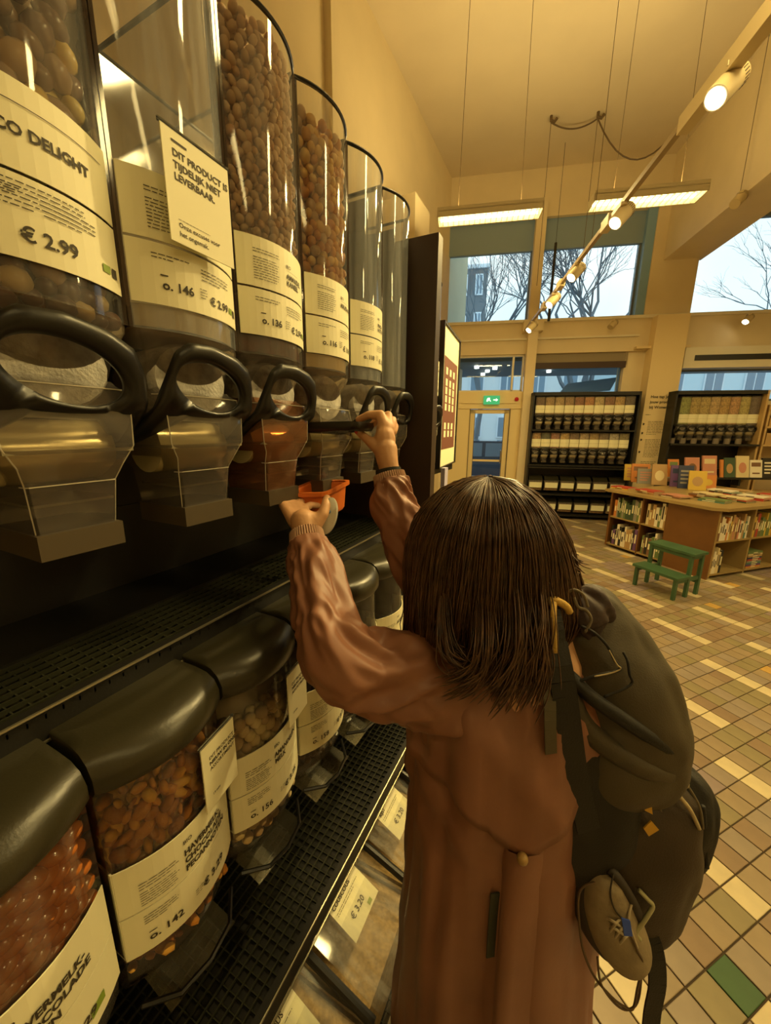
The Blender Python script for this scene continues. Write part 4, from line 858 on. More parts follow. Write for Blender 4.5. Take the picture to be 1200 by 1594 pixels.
# slack cable under the ceiling with its two hooks
h1=onz_px(858,184,CZ-.03); h2=onz_px(931,178,CZ-.03); h3=onz_px(1078,160,CZ-.1)
for q,h in enumerate((h1,h2)): b=MB(); b.tube([h+Vector((0,0,.03)),h+Vector((0,0,-.03)),h+Vector((.05,0,-.06)),h+Vector((.08,0,-.02))],.02,8); tag(b.build('ceiling_hook',mat('wire_brown',(.12,.08,.04),.5)),('left ceiling hook of the slack cable over the track','right ceiling hook of the slack cable over the track')[q],'hook')
b=MB(); pts=[]
for a,c,s in ((h1,h2,.10),(h2,h3,.55)):
    for k in range(13): u=k/12; pts.append(a.lerp(c,u)-Vector((0,0,s*4*u*(1-u)+.05)))
b.tube(pts,.010,6); tag(b.build('ceiling_cable',mat('wire_brown',(.12,.08,.04),.5)),'slack brown cable swagged under the ceiling','cable')
for q,(x,y,x2,y2) in enumerate(((858,186,846,342),(931,178,915,345))):
    a=onz_px(x,y,CZ); b=MB(); b.tube([a,Vector((a.x,a.y,3.9))],.005,4); tag(b.build('hanging_wire',mat('wire_brown',(.12,.08,.04),.5)),('thin wire hanging under the left ceiling hook','thin wire hanging under the right ceiling hook')[q],'wire')
a=onz_px(880,222,CZ); b=MB(); b.tube([a,a-Vector((0,0,1.4))],.004,4); b.tube([a-Vector((0,0,1.4)),a-Vector((0,0,2.6))],.022,8); tag(b.build('black_rod',BLACKP),'black hanging rod between the two louvred fixtures','rod')
# ================================================================ PERSON
RD=Vector((.82,.57,0)).normalized(); FD=Vector((-.57,.82,0)).normalized(); ZV=Vector((0,0,1))
SKIN=mat('skin',(.60,.33,.17),.5,bump=.25,bscale=140,var=.10,vscale=14); COATM=mat('rose_brown_raincoat',(.28,.125,.075),.48,bump=.12,bscale=120,var=.12,vscale=7,spec=.5)
HAIRM=mat('dark_brown_hair',(.040,.019,.010),.30,spec=.6); RIB=mat('ribbed_cuff',(.40,.24,.16),.85)
person=thing('person','person seen from behind in a rose brown raincoat, reaching up to a bin handle','person',(-.04,.59,0))
def limb(mb,pts,rs,n=14):
    P=[];Q=[]
    for i in range(len(pts)-1):
        for k in range(4): u=k/4; P.append(Vector(pts[i]).lerp(Vector(pts[i+1]),u)); Q.append(rs[i]+(rs[i+1]-rs[i])*u)
    P.append(Vector(pts[-1])); Q.append(rs[-1]); mb.tube(P,Q,n)
    for p,r in zip(pts,rs): mb.ell(p,r*1.0,None,n,8)
def smooth_path(pts,k=4):
    pts=[Vector(p) for p in pts]; o=[]
    for i in range(len(pts)-1):
        a=pts[max(0,i-1)];b=pts[i];c=pts[i+1];d=pts[min(len(pts)-1,i+2)]
        for j in range(k):
            t=j/k; o.append(.5*((2*b)+(c-a)*t+(2*a-5*b+4*c-d)*t*t+(3*b-3*c+d-a)*t**3))
    o.append(pts[-1]); return o
def smooth_vals(v,k=4):
    return [q.x for q in smooth_path([(x,0,0) for x in v],k)]
HC=at(751,880,.645); BC0=Vector((-.04,.59,0))
body=MB()
body.ell(HC,(.074,.088,.108),Matrix.Rotation(math.atan2(FD.x,FD.y)*-1,3,'Z'),20,14)
fcen=HC+FD*.07
body.ell(HC+FD*.045-ZV*.045,(.055,.055,.055)); body.tube([HC+FD*.088+ZV*.015,HC+FD*.108-ZV*.022],[.007,.013],8); body.ell(HC+FD*.104-ZV*.022,.013); body.ell(HC+FD*.092-ZV*.055,(.012,.02,.008))
for s in (-1,1):
    body.ell(HC+RD*s*.074,(.012,.022,.03)); body.ell(HC+FD*.082+RD*s*.032+ZV*.005,(.012,.010,.007))
limb(body,[HC-ZV*.06,HC-ZV*.14-FD*.03],[.05,.055])
limb(body,[BC0+ZV*1.27,BC0+ZV*1.05,BC0+ZV*.85],[.10,.115,.13])
for s in (-1,1): limb(body,[BC0+RD*s*.08+ZV*.84,BC0+RD*s*.09+ZV*.46+FD*.01,BC0+RD*s*.09+ZV*.09],[.082,.055,.036])
# arms inside the sleeves
SLp=[at(700,1075,.60),at(640,1055,.585),at(575,1045,.565),at(527,1015,.555),at(508,960,.59),at(490,895,.64),at(479,850,.68)]
limb(body,[at(690,1080,.60),at(535,1020,.56),at(478,838,.69)],[.045,.036,.022])
SRp=[at(850,985,.70),at(770,965,.73),at(700,925,.755),at(650,875,.775),at(627,820,.79),at(613,775,.795),at(608,748,.80)]
limb(body,[at(850,985,.70),at(660,890,.77),at(607,735,.80)],[.045,.036,.022])
# left hand: palm under the tub, fingers round its far side, thumb on the near side
def finger(pts,rs): limb(body,pts,rs,10)
limb(body,[at(478,838,.69),at(474,822,.695),at(473,812,.698)],[.022,.025,.025]); body.ell(at(474,812,.702),(.030,.026,.022)); body.ell(at(488,814,.70),(.019,.018,.022))
finger([at(490,818,.695),at(503,800,.70),at(507,786,.71),at(509,776,.725)],[.014,.011,.0098,.0085])
finger([at(458,812,.70),at(447,795,.715),at(440,785,.735),at(452,776,.765)],[.013,.0105,.0092,.008])
finger([at(462,806,.71),at(453,790,.74),at(455,779,.77),at(472,776,.79)],[.012,.0102,.009,.008])
finger([at(468,804,.72),at(463,789,.75),at(468,780,.78),at(485,780,.80)],[.012,.0098,.0088,.0078])
finger([at(477,805,.725),at(474,792,.75),at(483,786,.77),at(495,787,.785)],[.011,.009,.008,.007])
# right hand: pinches the end of the black handle
limb(body,[at(607,735,.80),at(603,718,.80),at(600,700,.805)],[.021,.023,.026]); body.ell(at(599,686,.81),(.024,.026,.034)); body.ell(at(600,668,.815),(.021,.024,.022))
finger([at(598,664,.805),at(592,646,.81),at(574,646,.818),at(558,653,.83)],[.0125,.0115,.0095,.0078])
finger([at(604,660,.82),at(604,647,.832),at(588,652,.84),at(577,664,.85)],[.012,.0108,.009,.0078])
finger([at(608,664,.83),at(611,654,.85),at(598,662,.87),at(590,670,.87)],[.0115,.010,.0088,.0075])
finger([at(611,672,.835),at(615,664,.855),at(606,672,.875),at(600,680,.87)],[.0105,.009,.008,.007])
finger([at(600,708,.80),at(587,698,.80),at(572,684,.815),at(557,672,.828)],[.0155,.0125,.0105,.0082])
bo=body.build('body',SKIN,person,smooth=True)
m=bo.modifiers.new('skin','REMESH'); m.mode='VOXEL'; m.voxel_size=.0032; m.use_smooth_shade=True
m=bo.modifiers.new('soft','SMOOTH'); m.factor=.5; m.iterations=4
NAIL=mat('red_nail',(.55,.06,.04),.25); nb=MB(); nb.ell(at(555,671,.822),(.0052,.0052,.0068)); nb.build('fingernail',NAIL,person,smooth=True,label='red painted thumbnail')
# coat body
def fold(p,f,a): return noise.noise(Vector((p[0]*f[0],p[1]*f[1],p[2]*f[2])))*a
def drape(t,z):
    w_=max(0,min(1,(z-.98)/.08)); v=noise.noise(Vector((math.cos(t)*1.6+z*8,math.sin(t)*1.6-z*4,4.3))); u=noise.noise(Vector((math.cos(t)*3.1-z*6,math.sin(t)*3-z*9,8.3)))
    return w_*((.26-abs(v)*2.1)*.017+(.2-abs(u)*1.8)*.007)+(1-w_)*(.25-abs(noise.noise(Vector((math.cos(t)*5.5,math.sin(t)*5.5,z*.9+2))))*2)*.010
def coat_ring(z,c,a,b,n=96,off=0,k0=0,k1=None,amp=.010):
    out=[]; k1=n if k1 is None else k1
    for k in range(k0,k1):
        t=2*PI*k/n; 
        fl=fold((math.cos(t)*3,math.sin(t)*3,z*1.3),(1.6,1.6,1),amp*(2.4 if z<1.0 else .8))+fold((math.cos(t)*3,math.sin(t)*3,z*7),(1,1,1),amp*.6)+(.3-abs(fold((math.cos(t)*4,math.sin(t)*4,z*2.2),(1,1,1),2.2)))*.011+drape(t,z)
        # pleat at the back vent
        q=1+fl/a+off/a; out.append(Vector((c[0],c[1],z))+RD*(a*q*math.cos(t))+FD*(b*q*math.sin(t)))
    return out
CR=[(1.352,-.080,.612,.058,.058),(1.335,-.072,.606,.085,.066),(1.318,-.064,.600,.125,.082),(1.29,-.055,.597,.158,.100),(1.25,-.047,.593,.172,.115),(1.20,-.043,.59,.176,.122),(1.12,-.04,.59,.176,.126),(1.02,-.04,.59,.176,.128),(.92,-.04,.592,.178,.132),(.80,-.038,.594,.184,.138),(.66,-.036,.598,.192,.148),(.52,-.034,.602,.202,.16),(.40,-.032,.606,.210,.17),(.32,-.03,.608,.214,.175)]
def interp(z):
    for i in range(len(CR)-1):
        if CR[i][0]>=z>=CR[i+1][0]:
            u=(CR[i][0]-z)/(CR[i][0]-CR[i+1][0]); return [CR[i][j]+(CR[i+1][j]-CR[i][j])*u for j in range(5)]
    return list(CR[-1])
zs=[CR[0][0]-(CR[0][0]-CR[-1][0])*k/64 for k in range(65)]
cb=MB(); cb.rings([coat_ring(z,interp(z)[1:3],interp(z)[3],interp(z)[4]) for z in zs],cap=False)
coat=cb.build('raincoat',COATM,person,smooth=True); m=coat.modifiers.new('thick','SOLIDIFY'); m.thickness=.003; m.offset=-1
# collar stand
b=MB(); b.rings([coat_ring(z,(-.082,.613),a,a*1.0,48,amp=.002) for z,a in ((1.335,.074),(1.36,.066),(1.382,.070),(1.375,.078),(1.345,.084))],cap=False); b.build('collar',COATM,coat,smooth=True)
# back storm flap, longer towards a buttoned point
b=MB(); n=96; k0,k1=50,93; rows=[]
for j in range(15):
    r_=[]
    for k in range(k0,k1+1):
        u=(k-k0)/(k1-k0); zb=1.11+.05*abs(u-.42)*2 - (.055*max(0,1-abs(u-.42)*5)); z=1.325-(1.325-zb)*j/14; i_=interp(z)
        t=2*PI*k/n; fl=fold((math.cos(t)*3,math.sin(t)*3,z*1.3),(1.6,1.6,1),.010*.8)+fold((math.cos(t)*3,math.sin(t)*3,z*7),(1,1,1),.006)+(.3-abs(fold((math.cos(t)*4,math.sin(t)*4,z*2.2),(1,1,1),2.2)))*.011+drape(t,z)
        q=1+fl/i_[3]+(.007+.006*j/14)/i_[3]; r_.append(Vector((i_[1],i_[2],z))+RD*(i_[3]*q*math.cos(t))+FD*(i_[4]*q*math.sin(t)))
    rows.append(r_)
b.rings(rows,cap=False,closed=False); o=b.build('back_flap',COATM,coat,smooth=True); m=o.modifiers.new('thick','SOLIDIFY'); m.thickness=.0025
b=MB(); q=rows[-1][int((k1-k0)*.42)]; b.ell(q+ZV*.012-FD*.004,(.008,.008,.008)); b.build('button',mat('horn_button',(.45,.28,.10),.3),coat,smooth=True,label='small horn button at the point of the back flap')
# hanging half belt and back vent
def on_coat(k,z,off=.004,n=96):
    i_=interp(z); t=2*PI*k/n; fl=fold((math.cos(t)*3,math.sin(t)*3,z*1.3),(1.6,1.6,1),.010*(2.4 if z<1.0 else .8))+fold((math.cos(t)*3,math.sin(t)*3,z*7),(1,1,1),.006)
    q=1+fl/i_[3]+off/i_[3]+(.3-abs(fold((math.cos(t)*4,math.sin(t)*4,z*2.2),(1,1,1),2.2)))*.011/i_[3]+drape(t,z)/i_[3]; return Vector((i_[1],i_[2],z))+RD*(i_[3]*q*math.cos(t))+FD*(i_[4]*q*math.sin(t))
def ribbon(mb,pts,w_,nrm,th=.002):
    for i in range(len(pts)-1):
        a,c=Vector(pts[i]),Vector(pts[i+1]); s=(c-a).cross(nrm).normalized()*w_/2; mb.plate(a-s,a+s,c+s,c-s,th)
b=MB(); n_=12; z0,z1=1.07,.33
rows=[[on_coat(kk,z0-(z1-z0)*-j/ n_ if 0 else z0+(z1-z0)*j/n_,off) for kk,off in ((66,.001),(66.6,.016),(68.2,.020),(70,.012),(71,.002))] for j in range(n_+1)]
b.rings(rows,cap=False,closed=False); o=b.build('back_pleat',COATM,coat,smooth=True)
b=MB(); ribbon(b,[on_coat(65.6,z,.006) for z in (.98,.94,.90,.86)],.020,-FD,.002); b.build('hanging_belt',mat('dark_green_lining',(.03,.035,.02),.6),coat)
b=MB(); ribbon(b,[on_coat(k,.975-.002*(k-74),.010) for k in range(72,92,2)],.034,ZV.cross(RD),.003) if 0 else None
# sleeves
def sleeve(name,pts,rs,seed,par=coat,amp=.010):
    P=smooth_path(pts,12); Rr=smooth_vals(rs,12); m=len(P); n=72; rs_=[]; up=None
    for i,p in enumerate(P):
        d=(P[min(i+1,m-1)]-P[max(i-1,0)]).normalized()
        up=d.orthogonal().normalized() if up is None else (up-d*up.dot(d)).normalized()
        e=d.cross(up); ring=[]
        for k in range(n):
            t=2*PI*k/n; dr=up*math.cos(t)+e*math.sin(t)
            # fabric bunches in rings that slant round the arm
            w_=(.30-abs(noise.noise(Vector((i*.075+seed+math.cos(t+i*.03)*1.1,math.sin(t+i*.03)*1.5,seed)))*2.6))*amp*.9+(.25-abs(noise.noise(Vector((i*.10+math.sin(t)*2.4+seed,math.cos(t)*2.4,seed+5)))*2.2))*amp*.45+noise.noise(Vector((i*.06,math.cos(t),seed)))*amp*.8
            ed=1 if 4<i<m-5 else .4
            ring.append(p+dr*(Rr[i]+w_*ed))
        rs_.append(ring)
    b=MB(); b.rings(rs_,cap=False); o=b.build(name,COATM,par,smooth=True)
    s=o.modifiers.new('sub','SUBSURF'); s.levels=1; s.render_levels=1; m_=o.modifiers.new('thick','SOLIDIFY'); m_.thickness=.002; m_.offset=-1; return P,Rr
P1,R1=sleeve('sleeve',[at(760,1125,.625)]+SLp[:],[.088,.080,.071,.064,.057,.050,.046,.038],3,amp=.013)
P2,R2=sleeve('sleeve',SRp,[.078,.074,.068,.060,.053,.047,.040],9,amp=.012)
def cuff(a,c,r,n=44):
    a,c=Vector(a),Vector(c); d=(c-a).normalized(); up=d.orthogonal().normalized(); e=d.cross(up); rs_=[]
    for i in range(9):
        u=i/8; p=a.lerp(c,u); rs_.append([p+(up*math.cos(2*PI*k/(2*n))+e*math.sin(2*PI*k/(2*n)))*(r*(1.08-.10*u)+(.0016 if k%2 else -.0006)) for k in range(2*n)])
    b=MB(); b.rings(rs_,cap=False); b.build('ribbed_cuff',RIB,coat,smooth=False)
cuff(at(481,857,.675),at(477,830,.695),.0305); cuff(at(612,768,.795),at(605,738,.80),.0335)
b=MB(); b.tube([at(606,742,.80),at(604,731,.801)],.0275,24,cap=False); b.build('inner_cuff',mat('black_knit',(.02,.02,.015),.9),person,smooth=True,label='black knit cuff showing inside the right sleeve')
# trousers and shoes below the coat
for s in (-1,1):
    b=MB(); limb(b,[BC0+RD*s*.085+ZV*.60,BC0+RD*s*.09+ZV*.3,BC0+RD*s*.09+ZV*.07],[.085,.068,.055]); b.build('trouser_leg',mat('black_trousers',(.02,.02,.022),.8),person,smooth=True)
    c=BC0+RD*s*.09+FD*.05; Ms=Matrix((RD,FD,ZV)).transposed(); b=MB(); b.ell(c+ZV*.045,(.042,.125,.045),Ms,16,10); b.rings([[c+RD*(.042*math.cos(t))+FD*(.13*math.sin(t))+ZV*z for t in [2*PI*k/20 for k in range(20)]] for z in (.0,.025)]); b.build('shoe',mat('brown_shoe',(.08,.045,.025),.5),person,smooth=True)
# hair: a shell over the skull that falls to the shoulders, covered in strands
def hair_r(th,s):
    """th round the head (0 = her right, pi/2 = face), s 0 crown .. 1 tips"""
    f=math.sin(th); top=HC+ZV*.018; right=max(0,math.cos(th)); left=max(0,-math.cos(th)); R_=.112
    if s<.40:
        a=s/.40*PI/2; rr=R_*math.sin(a)**.92; z=.118*math.cos(a)
    else:
        u=(s-.40)/.60; rr=R_*(1+.10*math.sin(u*PI*.8)+.05*u*(1-f)*.5-.10*u*left); z=-.215*u
    wv=1+.07*noise.noise(Vector((math.cos(th)*3,math.sin(th)*3,s*2.5)))+.035*noise.noise(Vector((math.cos(th)*8,math.sin(th)*8,s*2)))
    rr*=wv*(1+.17*right*math.exp(-((s-.52)/.20)**2)-.26*right*max(0,(s-.6)/.4))
    return top+RD*(rr*math.cos(th))+FD*(rr*f*(.96 if f>0 else 1.04))+ZV*z
hb=MB(); NS=48; rows=[]
for i in range(27):
    s=.02+.92*i/26; r_=[]
    for k in range(NS):
        th=2*PI*k/NS; s2=s
        if abs(((th-PI/2+PI)%(2*PI))-PI)<.62: s2=min(s,.30)       # face left open
        p=hair_r(th,s2); c=HC+ZV*.02; r_.append(p+(Vector((c.x,c.y,p.z))-p)*.07)
    rows.append(r_)
hb.rings(rows,cap=True); hair=hb.build('hair',HAIRM,person,smooth=True)
cu=bpy.data.curves.new('hair_strands','CURVE'); cu.dimensions='3D'; cu.bevel_depth=.0009; cu.bevel_resolution=0; cu.resolution_u=2
rnd=random.Random(4)
def strand(pts,rad):
    sp=cu.splines.new('POLY'); sp.points.add(len(pts)-1)
    for q,(p,r) in enumerate(zip(pts,rad)): sp.points[q].co=(*(p-person.location),1); sp.points[q].radius=r
part=HC+ZV*.14
for q in range(5200):
    th=rnd.uniform(0,2*PI); off=abs(((th-PI/2+PI)%(2*PI))-PI)
    L_=rnd.uniform(.74,1.12) if off>.62 else rnd.uniform(.22,.34)
    lift=rnd.uniform(.99,1.09) if rnd.random()<.8 else rnd.uniform(1.05,1.16); tw=rnd.gauss(0,.22); ph=rnd.uniform(0,6); pts=[]; n_=13
    s0=rnd.choice((0,0,0,rnd.uniform(0,.3)))
    for i in range(n_):
        s=s0+(L_-s0)*i/(n_-1); s=max(s,.015); t=th+tw*s*s+.06*math.sin(s*8+ph)*s
        p=hair_r(t,s); c=HC+ZV*.02; h=Vector((p.x-c.x,p.y-c.y,(p.z-c.z)*(1 if s<.42 else 0))); p=p+h*(lift-1)
        if s>.75: p+=Vector((rnd.gauss(0,1),rnd.gauss(0,1),rnd.gauss(0,1)))*.004*(s-.7)*4
        pts.append(p)
    strand(pts,[.5]+[1]*(n_-4)+[.8,.6,.25])
def lock(pts,n_,spread,rw=1,seed=1):      # a loose lock along a path
    r2_=random.Random(seed); P=smooth_path(pts,6)
    for q in range(n_):
        o=Vector((r2_.gauss(0,1),r2_.gauss(0,1),r2_.gauss(0,1)))*spread; ph=r2_.uniform(0,6); e=int(len(P)*r2_.uniform(.8,1)); 
        strand([p+o*(.5+.9*i/len(P))+Vector((math.sin(i*.5+ph),math.cos(i*.45+ph),0))*.003*(i/len(P)) for i,p in enumerate(P[:max(4,e)])],[1]*(max(4,e)-1)+[.2])
lock([at(845,800,.60),at(868,850,.585),at(885,872,.58),at(900,880,.58)],70,.006,seed=2)
lock([at(850,820,.60),at(868,870,.58),at(880,892,.58),at(893,886,.58)],60,.006,seed=3)
lock([at(830,860,.57),at(836,950,.515),at(830,1010,.50),at(818,1065,.498)],110,.009,seed=4)
lock([at(795,870,.56),at(805,980,.50),at(795,1040,.488),at(760,1085,.490)],120,.010,seed=5)
lock([at(750,890,.56),at(755,1000,.498),at(742,1045,.492),at(700,1065,.50)],90,.009,seed=6)
lock([at(815,870,.565),at(840,990,.505),at(838,1050,.495),at(815,1100,.498)],70,.008,seed=7)
lock([at(690,930,.55),at(690,985,.525),at(700,1020,.515),at(730,1040,.505)],60,.007,seed=8)
lock([at(855,880,.58),at(870,930,.575),at(862,960,.57)],40,.006,seed=9)
ho=bpy.data.objects.new('hair_strands',cu); COL.objects.link(ho); ho.parent=hair; cu.materials.append(mat('hair_strand',(.085,.040,.016),.32,spec=.6,var=.5,vscale=60)); ho['kind']='stuff'
# ================================================================ ORANGE TUB held under the spout
tub=thing('orange_tub','orange plastic tub held up under the lowered spout','tub',at(490,790,.77)); ORG=mat('orange_plastic',(.72,.17,.025),.38,spec=.5)
a,b_,c=at(440,769,.765),at(506,768,.775),at(545,742,.875); zt=(a.z+b_.z)/2+.0; a.z=b_.z=zt; c.z=zt+.012; d=a+(c-b_)
cen=(a+b_+c+d)/4
def tubring(s,z,inset=0): return [ (cen+(p-cen)*s)+Vector((0,0,z)) for p in roundq]
def rq(P,k=.16):
    o=[]
    for i in range(4):
        p,pr_,nx=P[i],P[i-1],P[(i+1)%4]; A=p.lerp(pr_,k); B=p.lerp(nx,k)
        for j in range(5): t=j/4; o.append(A*(1-t)**2+p*2*t*(1-t)+B*t*t)
    return o
roundq=rq([a,b_,c,d])
b=MB(); b.rings([tubring(1.0,0),tubring(.93,-.004),tubring(.86,-.056),tubring(.80,-.061)],cap=False); b.add(tubring(.80,-.061),[tuple(range(20))]); b.build('bowl',ORG,tub,smooth=False)
b=MB(); b.rings([tubring(.92,.002),tubring(1.06,.002),tubring(1.06,-.006),tubring(.93,-.006)],cap=False); b.build('rim',ORG,tub)
e=thing('white_scoop','small white oval scoop lid held beside the thumb under the orange tub','scoop',at(510,803,.71)); 
b=MB(); ax1=(UPV*.94+RGT*.20).normalized(); ax2=(RGT*.94-UPV*.2).normalized(); c0=at(511,803,.715)
rr=[[c0+FWD*o+ax1*(.036*s*math.cos(t))+ax2*(.017*s*math.sin(t)) for t in [2*PI*k/24 for k in range(24)]] for o,s in ((.006,.8),(.004,1),(-.002,1),(-.004,.9),(-.0045,.3))]
b.rings(rr); b.build('scoop_face',mat('white_plastic',(.62,.60,.52),.35),e,smooth='e')
b=MB(); b.ell(c0-FWD*.0048+ax1*.008,(.004,.004,.004)); b.build('blue_mark',mat('blue_mark',(.10,.2,.35),.5),e)
# ================================================================ BACKPACK on the right shoulder
OLV=mat('olive_black_nylon',(.070,.055,.030),.58,bump=.25,bscale=500,var=.15,vscale=6); BLK=mat('black_nylon',(.012,.011,.009),.6,bump=.3,bscale=400); DBR=mat('dark_brown_nylon',(.040,.026,.014),.55,bump=.3,bscale=350,var=.2,vscale=8)
bp=thing('backpack','bulging dark olive backpack hanging from the right shoulder','backpack',at(960,1200,.62))
LATV=Vector((RGT.x,RGT.y,0)).normalized(); DPV=Vector((-LATV.y,LATV.x,0))
def sack(name,stations,m,par=bp,seed=0,amp=.006,exp=2.5,n=48,k=6):
    """stations: (px,py,depth,half width across,half depth)"""
    C_=smooth_path([at(*s[:3]) for s in stations],k); A=smooth_vals([s[3] for s in stations],k); D_=smooth_vals([s[4] for s in stations],k); rs_=[]; N=len(C_)
    for i,c in enumerate(C_):
        dd=(C_[min(i+1,N-1)]-C_[max(0,i-1)]).normalized(); la=(LATV-dd*LATV.dot(dd)).normalized(); de=la.cross(dd).normalized(); ring=[]
        for q in range(n):
            t=2*PI*q/n; ct,st=math.cos(t),math.sin(t); w_=noise.noise(Vector((ct*1.6+seed,st*1.6,i*.22)))*amp+noise.noise(Vector((ct*4,st*4+seed,i*.5)))*amp*.4
            ring.append(c+la*((abs(ct)**(2/exp))*math.copysign(1,ct)*A[i]+w_*ct)+de*((abs(st)**(2/exp))*math.copysign(1,st)*D_[i]+w_*st))
        rs_.append(ring)
    b=MB(); b.rings(rs_); o=b.build(name,m,par,smooth=True); s=o.modifiers.new('sub','SUBSURF'); s.levels=s.render_levels=1; return o
sack('back_panel',[(862,985,.66,.02,.02),(872,1060,.66,.060,.05),(895,1200,.68,.085,.06),(910,1330,.70,.085,.06),(925,1430,.72,.06,.05)],BLK,seed=2)
main=sack('main_compartment',[(890,922,.62,.012,.02),(908,940,.615,.042,.045),(930,1000,.605,.072,.062),(948,1070,.60,.094,.075),(960,1140,.60,.096,.078),(964,1195,.605,.086,.070),(965,1222,.61,.055,.045)],OLV,seed=1,amp=.007)
sack('lower_pocket',[(975,1195,.63,.07,.05),(982,1250,.62,.098,.066),(984,1320,.62,.094,.066),(980,1390,.63,.080,.056),(978,1440,.64,.058,.040),(985,1478,.645,.02,.02)],DBR,seed=5,amp=.006)
sack('side_pocket',[(1040,1190,.62,.02,.02),(1062,1230,.615,.040,.034),(1073,1275,.61,.034,.034),(1070,1330,.62,.024,.024),(1058,1380,.63,.01,.01)],BLK,seed=8,amp=.005)
def tb3(name,pts,r,m,par=bp,lab=None,n=8):
    b=MB(); b.tube(smooth_path([at(*p) for p in pts],5),r,n); o=b.build(name,m,par,smooth=True)
    if lab: o['label']=lab
    return o
ROPE=mat('yellow_rope',(.60,.38,.08),.7,bump=.6,bscale=300); BEIGE=mat('beige_piping',(.52,.42,.24),.6); CORD=mat('olive_cord',(.16,.13,.08),.7)
tb3('rope_loop',[(862,935,.524),(861,955,.510),(862,985,.503),(864,1016,.500)],.0042,ROPE,lab='yellow rope loop at the bag top')
tb3('rope_knot',[(830,941,.53),(845,940,.527),(860,934,.524),(872,938,.523),(882,945,.525),(886,952,.53)],.0055,ROPE,lab='yellow rope knot at the bag top')
tb3('main_zip',[(905,975,.535),(925,985,.525),(945,1005,.52),(957,1028,.52),(966,1040,.52),(955,1046,.52),(935,1050,.522),(920,1054,.525),(895,1062,.53)],.0022,BLK)
tb3('zip_piping',[(948,1012,.518),(960,1034,.516),(966,1041,.516),(950,1048,.518),(925,1053,.52)],.0010,BEIGE)
tb3('seam',[(970,1015,.525),(977,1030,.52),(980,1050,.517),(984,1062,.517),(972,1072,.517),(940,1085,.52)],.0018,BLK)
tb3('fold_shade',[(885,1050,.54),(920,1085,.525),(970,1120,.52),(1030,1160,.53),(1050,1180,.545)],.010,BLK)  # black roll stands for the shading along the bag's fold
tb3('fabric_fold',[(868,1030,.55),(885,1080,.54),(905,1125,.535),(950,1165,.532),(1005,1195,.535),(1040,1200,.55)],.016,OLV)
sack('harness_pad',[(862,1000,.565,.012,.01),(872,1050,.56,.026,.02),(885,1130,.565,.040,.03),(915,1210,.575,.060,.035),(925,1290,.59,.070,.04),(930,1350,.60,.06,.03),(930,1385,.61,.02,.02)],BLK,seed=12)
sack('gathered_top',[(892,925,.575,.015,.012),(905,938,.57,.034,.03),(912,958,.575,.036,.03),(915,985,.58,.02,.02)],mat('purple_brown_nylon',(.055,.035,.032),.6,bump=.3,bscale=200),seed=15,amp=.014)
tb3('draw_cord',[(893,930,.535),(900,945,.53),(912,950,.53),(920,965,.53),(910,985,.53)],.0022,mat('olive_cord',(.16,.13,.08),.7))
tb3('draw_cord',[(880,925,.54),(893,918,.535),(908,926,.53),(915,945,.53)],.0020,mat('olive_cord',(.16,.13,.08),.7))
# side webbing and cords
for k,(p) in enumerate([[(1044,1195,.575),(1060,1210,.565),(1078,1235,.562),(1090,1260,.565),(1094,1290,.57)],[(1040,1215,.57),(1058,1240,.56),(1075,1262,.56),(1088,1290,.565)],[(1020,1210,.575),(1030,1270,.565),(1050,1310,.56),(1078,1345,.57)],[(1052,1200,.57),(1066,1224,.562),(1070,1218,.562),(1060,1204,.568)]]): tb3('pocket_cord',p,(.0018,.0030,.0022,.0024)[k],(CORD,BEIGE,CORD,BEIGE)[k])
tb3('webbing',[(1094,1255,.57),(1097,1300,.58),(1100,1350,.59)],.0035,BLK)
def patch(name,q,m,lab=None,th=.002,par=bp):
    b=MB(); b.plate(*[at(*p) for p in q],th); o=b.build(name,m,par); 
    if lab: o['label']=lab
TAGY=mat('orange_yellow_tag',(.62,.34,.03),.5)
patch('tag',[(1003,1246,.545),(1014,1250,.545),(1016,1268,.545),(1004,1262,.545)],TAGY,'small orange yellow tag on the dark pocket')
patch('tag',[(1002,1290,.545),(1014,1278,.545),(1026,1292,.545),(1010,1302,.545)],TAGY,'larger orange yellow tag on the dark pocket')
patch('logo_tab',[(975,1212,.548),(1000,1207,.548),(1001,1213,.548),(974,1218,.548)],mat('pink_tab',(.45,.20,.13),.6),'small pinkish tab under the bag flap')
b=MB(); ribbon(b,smooth_path([at(850,1050,.515),at(855,1090,.505),at(856,1135,.505),at(857,1172,.515)],3),.016,-FWD,.002); b.build('shoulder_strap',mat('olive_strap',(.10,.085,.05),.7),bp,label='olive strap hanging over the coat')
b=MB(); ribbon(b,smooth_path([at(862,1000,.515),at(874,1060,.505),at(884,1130,.515),at(896,1210,.535),at(915,1290,.55)],3),.034,-FWD,.004); b.build('shoulder_strap',BLK,bp)
b=MB(); ribbon(b,smooth_path([at(838,915,.56),at(850,940,.535),at(858,970,.52),at(862,1000,.515)],3),.030,-FWD,.004); b.build('shoulder_strap',BLK,bp)
b=MB(); ribbon(b,smooth_path([at(1002,1440,.58),at(1018,1480,.575),at(1022,1530,.58),at(1014,1575,.59),at(1008,1640,.60)],4),.027,-FWD,.003); b.build('hanging_strap',BLK,bp)
tb3('carabiner',[(994,1385,.555),(1008,1400,.552),(1016,1410,.55),(1008,1425,.548),(998,1440,.548),(990,1452,.548),(996,1462,.548)],.0030,mat('grey_green_clip',(.42,.40,.22),.35),lab='grey green clip holding the shoe laces')
